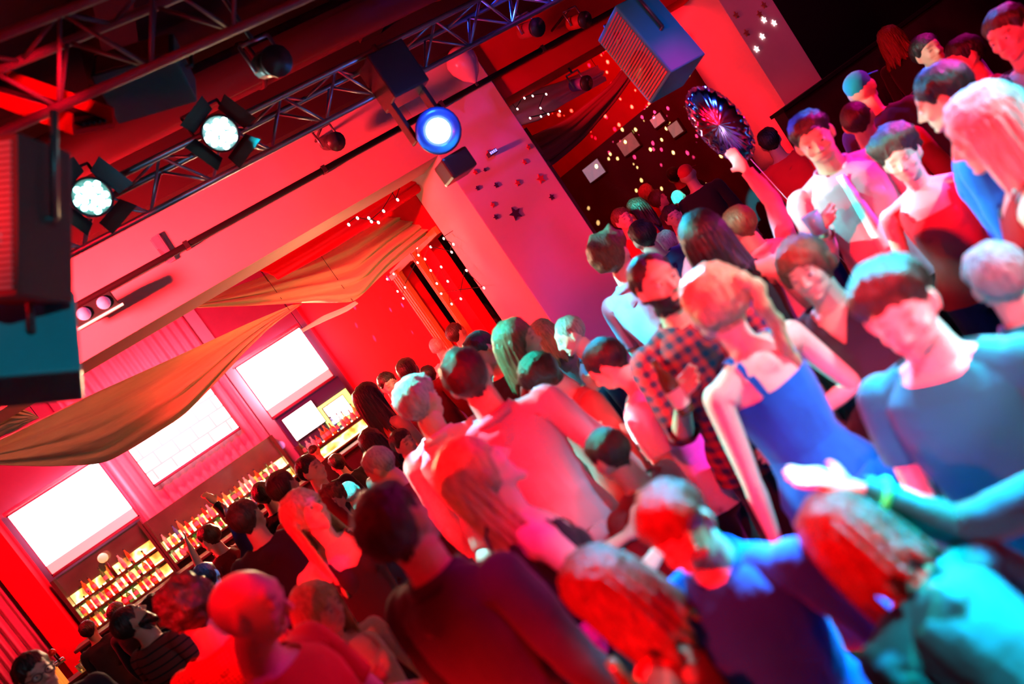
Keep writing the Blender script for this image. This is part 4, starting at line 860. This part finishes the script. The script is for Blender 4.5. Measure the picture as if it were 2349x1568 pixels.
# things on the dark wall of the bay: framed pictures and leaflets
for i, (x0,y0,w2,h2,c,lab,y) in enumerate(((1362,392,.30,.16,(.62,.45,.62),'long pale lilac notice board on the dark bay wall',8.38),(1441,331,.26,.15,(.45,.16,.16),'reddish framed picture next to the lilac board in the bay',8.38),(1508,276,.16,.10,(.8,.35,.4),'small pink lit sign high on the dark bay wall',8.38),(1549,296,.15,.12,(.45,.30,.28),'brownish framed picture furthest right on the bay wall',8.38))):
    c_ = P(x0,y0,X=y); o = empty('wall_picture', c_, lab, 'picture'); boxo('frame', (0,-w2,-h2), (.03,w2,h2), M_BAR, o, .006)
    mm = mat('bay_picture_%d' % i, c, .5, .3, var=.4, vscale=7, emit=c, estr=.35); boxo('panel', (-.008,-w2+.025,-h2+.025), (.004,w2-.025,h2-.025), mm, o)
spot('bay_picture_light', (6.6,10.5,4.2), (8.5,10.6,2.6), 50, (1,.45,.55), 20, .6)
# disco ball dots
gobo(spot('disco_dots_side', (1.2,9.5,3.9), (3.6,12.5,2.5), 64, RED, 9000, .1, .01), (1,.30,.7), 13, .19, .15, 'dots')
gobo(spot('disco_dots_bay', (5.5,8.9,3.2), (8.5,10.6,2.75), 74, RED, 30000, .1, .01), (.7,1,.2), 17, .17, .13, 'dots')
gobo(spot('disco_dots_bay_pink', (5.5,8.8,3.6), (8.5,9.4,3.6), 60, RED, 15000, .1, .01), (1,.08,.25), 17, .18, .14, 'dots')
# ---------------------------------------------------------------- the crowd
C_SLT = cloth('slate_blue',(.26,.27,.40))
TOPS = {'T':dict(sleeve=.19,neck='crew',hem=.88,loose=.014), 'S':dict(sleeve=.53,neck='collar',hem=.90,loose=.014), 'L':dict(sleeve=.53,neck='crew',hem=.88,loose=.012), 'K':dict(sleeve=0,neck='tank',hem=.90,loose=.008,name='tank_top'),
        'D':dict(sleeve=0,neck='strap',hem=.90,loose=.006,skirt=True,name='dress'), 'J':dict(sleeve=.54,neck='vee',hem=.80,loose=.024,name='jacket'), 'C':dict(sleeve=0,neck='scoop',hem=.92,loose=.008,name='top'), 'H':dict(sleeve=.24,neck='collar',hem=.88,loose=.014), 'R':dict(sleeve=.36,neck='collar',hem=.90,loose=.016)}
DN = dict(ua_r=(.20,.02,-1),fa_r=(.05,.30,-1),ua_l=(.20,.05,-1),fa_l=(.05,.25,-1))
FR = dict(ua_r=(.15,.25,-1),fa_r=(-.35,.9,.1),ua_l=(.15,.20,-1),fa_l=(-.35,.9,.05),curl=45)
DR = dict(ua_r=(.18,.25,-1),fa_r=(-.2,.75,.65),ua_l=(.20,.05,-1),fa_l=(.05,.3,-1),curl=62)
UR = dict(ua_r=(.45,.35,.75),fa_r=(.0,.25,1),ua_l=(.25,.1,-1),fa_l=(-.1,.7,-.4),curl=25)
UB = dict(ua_r=(.6,.25,.7),fa_r=(-.1,.2,1),ua_l=(.6,.25,.7),fa_l=(-.1,.2,1),curl=20)
PH = dict(ua_r=(.15,.6,-.35),fa_r=(-.35,.5,.9),ua_l=(.2,.05,-1),fa_l=(.0,.6,-.6),curl=55)
def po(base, **k): d = dict(base); d.update(k); return d
def HH(st, m=HD, **k): return dict(style=st, mat=m, **k)
NAVY_G = ex_glasses(M_CASE)
PEOPLE = [
 # px, py, size, facing, female, lod, skin, hair, top, top material, pose, label, extras
 (915,1205,200, 50,0,0,1,HH('short',HD),'S',C_DGY,po(DN,head=(8,0,12)),'man in a dark charcoal shirt seen from behind, widest back at the bottom centre',()),
 (1100,1085,176, 84,1,0,3,HH('long',HY,len=.24,full=86),'C',C_BLK,po(FR,head=(14,0,0)),'blonde woman with tilted back head and bare shoulder at lower centre',()),
 (575,1395,188, 130,0,0,0,HH('bald'),'T',C_RED,po(FR,head=(-22,0,10)),'bald man in a red tee with his shining crown bent forward',()),
 (735,1400,144, 150,1,0,0,HH('bob',HY),'C',C_CRM,po(DR,head=(-12,0,8)),'blonde woman in a cream top beside the bald man',()),
 (440,1405,128, 20,0,0,1,HH('curly',HD),'T',M_GRID,po(DN,head=(0,0,30)),'curly haired man in a red mesh tee seen from behind, left of the bald man',()),
 (300,1425,92, 55,0,0,1,HH('buzz',HB),'L',M_STRIPE,po(DN,head=(22,0,-20)),'crop haired man in a dark striped jumper looking upward at the lower left',()),
 (85,1548,100, 165,0,0,1,HH('short',HB),'L',C_BLK,po(DN,head=(-5,0,0)),'man in glasses with short black hair at the bottom left corner',(NAVY_G,)),
 (205,1445,52, 20,0,2,2,HH('short',HB),'J',C_BLK,po(DN),'small dark haired figure in black against the red pilaster',()),
 (272,1405,56, 30,0,2,1,HH('short',HB),'L',C_BLK,po(DN),'black haired person just above the crop haired man',()),
 (358,1395,70, 0,0,1,2,HH('full',HB),'L',C_BLK,po(DN),'person in black with long dark hair between the striped jumper and the mesh tee',()),
 (478,1325,78, 30,0,1,1,HH('short',HB),'L',C_NAV,po(UR,head=(0,0,10)),'black haired man with blue lit hair above the mesh tee',()),
 (392,1360,66, 40,0,1,0,HH('bald'),'T',C_DRD,po(UR),'shaven man in a dark red tee raising one arm toward the bottle shelves',()),
 (570,1190,88, 15,0,1,1,HH('short',HD),'J',C_BLK,po(DN,head=(0,0,-20)),'broad man in a black coat, back turned, in the middle of the bar crowd',()),
 (608,1135,62, 10,0,1,1,HH('short',HB),'L',C_BLK,po(PH,ua_l=(.5,.4,.5),fa_l=(.2,.3,1)),'dark haired man holding up an arm before the lit bottles',()),
 (482,1235,62, -40,0,1,0,HH('short',HD),'L',C_DRD,po(DR),'man in a dark red jumper by the bar, left of the black coat',()),
 (706,1180,112, 165,1,0,3,HH('long',HY,len=.36,full=98),'D',C_BLK,po(DN,head=(12,0,25)),'laughing blonde woman with long straight hair in a low cut black dress',()),
 (768,1155,80, -160,1,1,0,HH('curly',HL),'L',C_TEAL,po(DN),'curly haired woman right behind the laughing blonde',()),
 (805,1130,74, 10,0,1,0,HH('buzz',HW),'T',C_DGY,po(DN),'person whose pale cropped hair glows cyan near the bar',()),
 (716,1078,71, 150,0,1,0,HH('short',HB),'L',C_BLK,po(DN,head=(0,0,15)),'man with a bright red face turned to the camera above the laughing blonde',()),
 (655,1120,80, 40,0,1,1,HH('short',HD),'L',C_DRD,po(DN),'brown haired man between the raised arm and the red faced man',()),
 (775,1064,54, -20,0,2,1,HH('short',HB),'L',C_BLK,po(DN),'black haired drinker leaning at the far bar',()),
 (722,1036,40, 10,0,2,1,HH('cap',HB),'L',C_BLK,po(DN),'small figure in a black cap at the far bar',()),
 (873,1072,92, -60,0,1,1,HH('short',HG),'L',C_DRD,po(DN,head=(-15,0,0)),'man with streaky grey brown hair bending to the left',()),
 (928,1018,76, 140,0,1,0,HH('short',HD),'L',C_RED,po(DR,head=(-5,0,-10)),'man with a red lit face holding a drink between two women',()),
 (858,1018,72, 10,1,1,0,HH('long',HD,len=.24),'K',C_BLK,po(DN),'woman with long brown hair down her back near the bar end',()),
 (852,915,66, 60,1,1,0,HH('wavy',HD,len=.26),'C',C_RED,po(DN),'dark wavy haired woman in a red top facing right by the side wall',()),
 (893,882,53, 170,0,1,3,HH('short',HB),'L',C_RED,po(DN,head=(-15,0,0)),'black haired man whose face is lit white below the side wall',()),
 (940,852,58, 20,0,1,1,HH('short',HD),'L',C_DRD,po(DN),'man with blue edged dark hair against the red side wall',()),
 (985,862,50, -10,0,2,1,HH('short',HB),'T',C_PUR,po(DN),'man with purple tinted hair beside the white shirted man',()),
 (1004,795,45, 15,0,1,3,HH('buzz',HW),'T',C_WHT,po(DN),'man with pale cropped head and white tee below the orange doorpost',()),
 (885,955,60, 30,0,1,1,HH('short',HB),'L',C_RED,po(DN),'man in red between the wavy haired woman and the grey haired man',()),
 (968,925,108, 28,0,0,1,HH('quiff',HG),'S',C_WHT,po(DN,head=(-8,0,-12)),'grey haired man in a bright white shirt',(ex_band('hand_',-.02,M_ALU,'watch'),)),
 (1078,868,130, 12,0,0,1,HH('short',HD),'S',C_SLT,po(DN,head=(0,0,5),ua_r=(.35,.1,-1),fa_r=(.1,.45,-.8)),'dark haired man in a pale shirt seen from behind at the centre',()),
 (1106,808,84, -130,0,1,1,HH('short',HB),'T',C_BLK,po(DN,head=(-15,0,0)),'man in a black tee looking down toward the left of the brown blonde woman',()),
 (1192,788,104, 110,1,1,0,HH('bob',HL),'L',C_DRD,po(DR,head=(-8,0,0)),'woman with a blondish brown bob in a dark red top, left of the pillar foot',()),
 (1245,868,112, -110,0,1,3,HH('full',HD),'L',C_RED,po(DN,head=(-30,0,10)),'person with teal tinted dark hair and a light face bent downward',()),
 (1252,772,80, -5,1,1,0,HH('bob',HY),'L',C_GRY,po(DN),'person with a smooth blonde bob seen from behind at the pillar foot',()),
 (1308,770,91, -100,0,1,3,HH('receding',HG),'S',C_NAV,po(DN,head=(-8,0,0)),'balding man in profile facing left with a dark collar',()),
 (1395,838,126, -70,0,1,0,HH('short',HB),'T',C_WHT,po(DR,head=(-22,0,0)),'dark haired person in a loose white tee lowering the head',()),
 (1410,590,92, 35,0,1,0,HH('curly',HL),'H',C_LIL,po(DN,head=(0,0,10)),'tall curly haired man in a lilac shirt at the right edge of the pillar',()),
 (1508,650,140, 170,0,0,1,HH('receding',HB),'R',M_PLAID,po(DR,head=(-4,0,14)),'man with black receding hair and beard in a red plaid shirt',()),
 (1640,700,168, -35,1,0,3,HH('braid',HY),'D',C_BLU,po(DN,head=(4,0,20),ua_r=(.35,-.05,-1),fa_r=(-.7,.6,-.2)),'woman with a blonde braid and bare shoulder in a strappy blue dress',()),
 (1852,618,155, -165,0,0,0,HH('full',HL),'J',C_DGY,po(DR,head=(-6,0,-5)),'light haired man in a dark jacket facing the camera',()),
 (2065,712,235, -150,0,0,3,HH('quiff',HD),'T',C_TEAL,po(DN,head=(-12,0,16)),'nearest man with teal lit hair and a bright pink face bent down',()),
 (2262,300,182, -85,1,0,0,HH('bob',HW),'K',C_DRD,po(DN,head=(-6,0,0)),'pale blonde woman in profile facing left at the right edge',()),
 (2165,225,138, -80,0,0,1,HH('short',HB),'S',C_BLU,po(DN,head=(-6,0,0)),'black haired man in a blue shirt in profile behind the pale blonde woman',()),
 (2315,78,118, -160,0,0,1,HH('short',HD),'J',C_DGY,po(DN,head=(-4,0,-8)),'man with a blue lit face and jacket in the top right corner',()),
 (1868,318,112, 175,0,0,1,HH('short',HB),'S',C_PNK,po(DR,head=(-14,0,-8)),'black haired man in a pink shirt with a glowing pale tie',(ex_tie(mat('pale_blue_satin',(.80,.92,1),.3,.5,sheen=.3)),)),
 (2068,362,124, -170,1,1,0,HH('curly',HD),'C',C_RED,po(DN,head=(-8,0,0)),'dark curly haired woman in a red top at the right of the tie wearer',()),
 (1976,205,84, 20,0,1,1,HH('cap',C_TEAL),'L',C_DGY,po(DN),'person in a teal cap below the dark booth wall',()),
 (1968,275,96, 10,0,1,1,HH('buzz',HD),'L',C_RED,po(DN),'person in red with cropped hair directly below the teal cap',()),
 (2212,135,96, -120,0,1,1,HH('short',HB),'L',C_DRD,po(DN),'shadowy man with a dim red face left of the blue faced man',()),
 (2045,90,54, 30,1,1,1,HH('wavy',HR,len=.2),'L',C_BLK,po(DN),'small red haired figure high in the dark at the upper right',()),
 (2130,120,80, 150,0,1,1,HH('short',HB),'J',C_NAV,po(DN),'man in a navy jacket in the dark, right of the small red haired figure',()),
 (1768,326,62, 0,0,1,1,HH('short',HB),'T',C_RED,po(DN),'small person in a ribbed red tee right of the foil balloon',()),
 (1700,520,98, -30,0,1,0,HH('short',HL),'S',C_PNK,po(UR,ua_l=(.75,.25,.4),fa_l=(-.7,.1,.6)),'man in a pinkish shirt lifting a bent arm under the foil balloon',()),
 (1622,548,120, 20,1,1,1,HH('long',HB,len=.2),'K',C_BLK,po(DN),'woman with black blue edged hair above the plaid shirted man',()),
 (1545,498,58, 170,0,1,0,HH('short',HD),'T',C_TEAL,po(DN),'man in a teal tee facing the camera left of the black haired woman',()),
 (1558,455,46, 15,0,2,3,HH('buzz',HW),'T',C_WHT,po(DN),'distant person whose pale head glows turquoise',()),
 (1487,443,37, 60,1,2,0,HH('full',HY),'L',C_RED,po(DN),'distant blonde person nearest the yellow green light dots',()),
 (1512,458,43, 120,1,2,0,HH('full',HL),'L',C_DRD,po(DN),'distant light haired person left of the turquoise head',()),
 (1430,505,52, 150,0,1,0,HH('short',HL),'L',C_RED,po(DN),'light brown haired man nearest the right edge of the pillar',()),
 (1462,485,50, -90,1,1,1,HH('wavy',HD,len=.2),'L',C_NAV,po(DN),'brown wavy haired woman in navy in the bay crowd',()),
 (1548,405,39, 0,0,2,2,HH('short',HB),'L',C_BLK,po(DN),'tiny dark figure deep in the bay, left one',()),
 (1578,402,50, 10,0,2,1,HH('cap',C_RED),'L',C_BLK,po(DN),'tiny figure with a red cap deep in the bay',()),
 (1535,562,72, 10,0,1,0,HH('short',HG),'L',C_BLK,po(DN),'grey haired person in black above the plaid shirted man',()),
 (1478,545,76, -20,0,1,1,HH('short',HB),'T',C_NAV,po(DN),'dark haired man in a navy tee right of the curly haired man',()),
 (1050,765,48, 60,0,2,1,HH('short',HD),'L',C_DRD,po(DN),'far brown haired head just right of the pale cropped man',()),
 (1085,738,40, -60,0,2,1,HH('cap',C_RED),'L',C_DRD,po(DN),'far person in a red cap below the doorway',()),
 (1112,716,36, 0,1,2,0,HH('bob',HL),'L',C_CRM,po(DN),'far light haired person glowing orange at the doorway foot',()),
 (1142,742,42, 20,0,2,1,HH('short',HB),'T',C_PNK,po(DN),'far black haired person in a pinkish tee right of the doorway',()),
 (1025,750,36, 100,1,2,1,HH('bob',HD),'L',C_BLK,po(DN),'far dark bobbed person inside the doorway crowd',()),
 (1400,1045,150, -40,0,1,1,HH('short',HD),'T',C_DRD,po(DN,head=(-10,0,0)),'dark haired dancer seen from behind in a dark red tee at lower centre',()),
 (1560,1215,245, -150,0,0,1,HH('short',HR),'H',C_BLU,po(DR,head=(-24,0,10),ua_l=(.5,.1,-.9),fa_l=(-.1,.4,-1)),'near man in a bright blue shirt with reddish dark hair, head lowered',()),
 (1385,1360,232, -60,1,0,0,HH('long',HR,len=.2),'K',C_RED,po(DN,head=(-20,0,0)),'near red haired woman in a red tank top left of the blue shirt',()),
 (1950,1240,262, -30,1,0,0,HH('bob',HR,len=.13),'T',C_TEAL,po(DN,spine=(-18,0,0),chest=(-16,0,0),head=(-6,0,0)),'near woman with long dark red hair in a teal tee at the bottom right',()),
 (2290,640,200, -20,0,0,0,HH('short',HG),'S',C_TEAL,po(DN),'grey haired man in a teal shirt seen from behind at the right edge',()),
 (2545,800,292, -25,0,0,0,HH('short',HD),'L',C_TEAL,po(DN,ua_l=(.9,.30,.0),fa_l=(.62,.15,.8),curl=40),'person whose teal sleeved arm with a green glowing bracelet reaches in at the right edge',(ex_band('fore_',.19,mat('green_glow_band',(.05,.9,.2),.4,emit=(.03,.9,.15),estr=.6),'bracelet','l',.050),)),
]
HEADS = {}
for i, (px, py, s, fc, fem, lod, sk, hr, tk, tm, pose, lab, exs) in enumerate(PEOPLE):
    if lab == 'SKIP': continue
    pos = P(px, py, D=432/s); azv = math.degrees(math.atan2(pos[0], pos[1])); az = math.radians(azv+fc)
    G = solve_pose(pose); hz = rigid(np.array([[0,0,1.675]]), G, 'head')[0][2]; k = pos[2]/hz
    if not .88 < k < 1.13: print('SIZE', lab[:40], 'k=%.2f' % k, 'z=%.2f' % pos[2])
    o, G = make_figure(lab, pos, az, k, pose, bool(fem), lod, SK[sk], hr, hr.get('mat'), TOPS[tk], tm, C_BLK if i % 3 else C_NAV, beard=(HB if 'beard' in lab or 'crop haired' in lab else None), eyes=(lod == 0), extras=exs, seed=i*1.7)
    HEADS[lab] = (o, G, k, tuple(pos))
    for l2, (o2, _, _, p2) in HEADS.items():
        if l2 != lab and math.hypot(p2[0]-pos[0], p2[1]-pos[1]) < .36: print('CLOSE', lab[:32], '|', l2[:32], '%.2f' % math.hypot(p2[0]-pos[0], p2[1]-pos[1]))
# ---------------------------------------------------------------- things in hands and on counters
M_GLASS = mat('tumbler_glass',(.85,.90,.95),.08,.6,trans=.75,coat=.3); M_DRINK = mat('drink_amber',(.75,.30,.05),.2,.5,trans=.4); M_BEER = mat('beer_bottle_glass',(.16,.06,.02),.12,.6,trans=.3)
def hand_point(lab, side='r'):
    o, G, k, _ = HEADS[lab]; s = 1 if side == 'r' else -1; d, fw, out = hand_frame(s)
    q = rigid((np.array(J['hand_'+side])+d*.085-out*.034)[None], G, 'hand_'+side)[0]; bpy.context.view_layer.update()
    return o.matrix_world @ mathutils.Vector(q)
def tumbler(p, label, m=M_DRINK, tall=.12, r=.034, tint=None):
    o = empty('drinking_glass', p, label, 'glass'); bm = bmesh.new(); h = tall/2
    lathe(bm, [(.001,-h),(r*.85,-h),(r,h),(r*.93,h),(r*.80,-h+.012),(.001,-h+.012)], 20); bm_obj('glass', bm, tint or M_GLASS, o, True)
    bm = bmesh.new(); lathe(bm, [(.001,-h+.013),(r*.79,-h+.013),(r*.88,h*.35),(.001,h*.35)], 16); bm_obj('drink', bm, m, o, True)
    bm = bmesh.new()
    for i in range(3): box(bm, (-.014+i*.008-.008,-.01+i*.004-.008,h*.1+i*.006), (-.014+i*.008+.008,-.01+i*.004+.008,h*.1+i*.006+.015))
    bm_obj('ice', bm, M_GLASS, o)
def beer(p, label):
    o = empty('beer_bottle', p, label, 'bottle'); bm = bmesh.new(); lathe(bm, [(.001,-.09),(.029,-.09),(.031,-.08),(.031,.03),(.026,.06),(.014,.09),(.013,.135),(.001,.135)], 16); bm_obj('bottle_glass', bm, M_BEER, o, True)
    bm = bmesh.new(); cyl(bm, (0,0,-.06), (0,0,.01), .0318, n=16, cap=False); bm_obj('paper_label', bm, mat('beer_paper',(.8,.75,.6),.7), o, True)
for lab, kind, text in (
    ('blonde woman with tilted back head and bare shoulder at lower centre','t','short glass with ice in the hand of the tilted back blonde'),
    ('blonde woman in a cream top beside the bald man','b','brown beer bottle held by the cream top woman'),
    ('man in a dark red jumper by the bar, left of the black coat','b','brown beer bottle held by the man in the dark red jumper'),
    ('man with a red lit face holding a drink between two women','t','small glass held by the red lit man between two women'),
    ('woman with a blondish brown bob in a dark red top, left of the pillar foot','t','glass held by the woman with the blondish brown bob'),
    ('dark haired person in a loose white tee lowering the head','b','brown beer bottle in the hand of the loose white tee wearer'),
    ('man with black receding hair and beard in a red plaid shirt','b','brown beer bottle held by the plaid shirted man'),
    ('light haired man in a dark jacket facing the camera','t','glass held up by the light haired man in the dark jacket'),
    ('black haired man in a pink shirt with a glowing pale tie','t2','blue lit cut glass tumbler held below the glowing pale tie'),
    ('near man in a bright blue shirt with reddish dark hair, head lowered','b','brown beer bottle held by the near man in the blue shirt')):
    p = hand_point(lab)
    if kind == 'b': beer(p, text)
    elif kind == 't2': tumbler(p, text, mat('blue_lit_drink',(.05,.35,.9),.2,.5,trans=.4), .11, .042, mat('blue_lit_glass',(.45,.75,1),.08,.6,trans=.6,coat=.4))  # blue light on the tumbler is put into glass and drink colour
    else: tumbler(p, text)
p = hand_point('dark haired man holding up an arm before the lit bottles'); o = empty('phone', p, 'phone held up before the lit bottles', 'phone', rot=mathutils.Quaternion((0,0,1),.4)); boxo('case', (-.036,-.005,-.03), (.036,.005,.12), M_CASE, o, .003); boxo('display', (-.032,-.007,-.025), (.032,-.004,.115), emis('phone_glow',(.6,.7,1),.7), o)
# beer taps at the lower left
q = P(135,1556,D=9.6); tp = empty('beer_taps', (q[0],q[1],1.02), 'beer tap column with three red ball handles at the lower left', 'beer taps')
bm = bmesh.new()
for i in range(12): a = i*math.pi/6; cyl(bm, (.05*math.cos(a),.05*math.sin(a),0), (.05*math.cos(a),.05*math.sin(a),.26), .014, n=8)
bm_obj('ribbed_column', bm, mat('orange_lit_column',(.9,.35,.08),.4,.4,emit=(1,.25,.03),estr=.9), tp, True)  # orange light on the column is put in as its own emission
cylo('cross_tube', (-.17,0,.27), (.17,0,.27), .03, M_ALU, tp)
for x in (-.12,0,.12):
    t_ = cylo('tap_handle', (x,-.03,.27), (x,-.05,.38), .012, M_CASE, tp); bm = bmesh.new(); bmesh.ops.create_uvsphere(bm, u_segments=16, v_segments=10, radius=.045, matrix=mathutils.Matrix.Translation((x,-.052,.42))); bm_obj('ball', bm, mat('red_ball',(.8,.05,.03),.3,.5,coat=.4), t_, True)
for i, (dx, dy, h) in enumerate(((.22,.1,.10),(.30,.02,.07),(.36,.12,.13),(.44,.05,.08),(.27,.2,.12),(.50,.15,.10),(.40,.22,.09))):
    o = empty('candle_glass', (q[0]+dx,q[1]+dy,1.02), 'amber candle glass on the side counter beside the beer taps', 'candle', 'candle glasses beside the taps')
    bm = bmesh.new(); lathe(bm, [(.001,0),(.030,0),(.036,h),(.032,h),(.026,.01),(.001,.01)], 14); bm_obj('glass', bm, M_GLASS, o, True)
    bm = bmesh.new(); bmesh.ops.create_icosphere(bm, subdivisions=2, radius=.020, matrix=mathutils.Matrix.Translation((0,0,.04)) @ mathutils.Matrix.Diagonal((1,1,1.6,1))); bm_obj('flame', bm, emis('candle_flame',(1,.36,.05),4), o, True)
sc_ = empty('side_counter', (q[0]+.2,q[1]+.12,0), 'dark side counter carrying the beer taps and candles', 'bar counter'); boxo('worktop', (-.7,-.22,.98), (.55,.28,1.02), M_BAR, sc_, .006); boxo('front', (-.65,-.16,0), (.5,.22,.98), M_DARK, sc_)
hb = empty('handbag', P(1332,1482,D=2.35), 'magenta lit handbag at the bottom centre', 'bag', rot=mathutils.Quaternion((0,0,1),math.radians(-30)))
boxo('bag_body', (-.07,-.03,-.05), (.07,.03,.05), mat('magenta_lit_satin',(.80,.03,.65),.35,.5,sheen=.3), hb, .012); boxo('flap', (-.072,-.036,.0), (.072,-.028,.052), mat('magenta_lit_flap',(.9,.06,.75),.3,.5), hb, .004)  # magenta light on the bag is put into its satin colours
tube_obj('strap', [(-.06,0,.05),(-.09,.02,.2),(-.06,.05,.42),(0,.08,.5),(.06,.05,.42),(.09,.02,.2),(.06,0,.05)], [.006]*7, M_CASE, hb, 6)
spot('bag_magenta', tuple(P(1300,1200,D=1.5)+np.array([.1,-.3,1.6])), tuple(P(1332,1482,D=2.35)), 14, (1,.02,.8), 60, .4)
for i, (px, py, Y) in enumerate(((900,60,3.2),)): pass
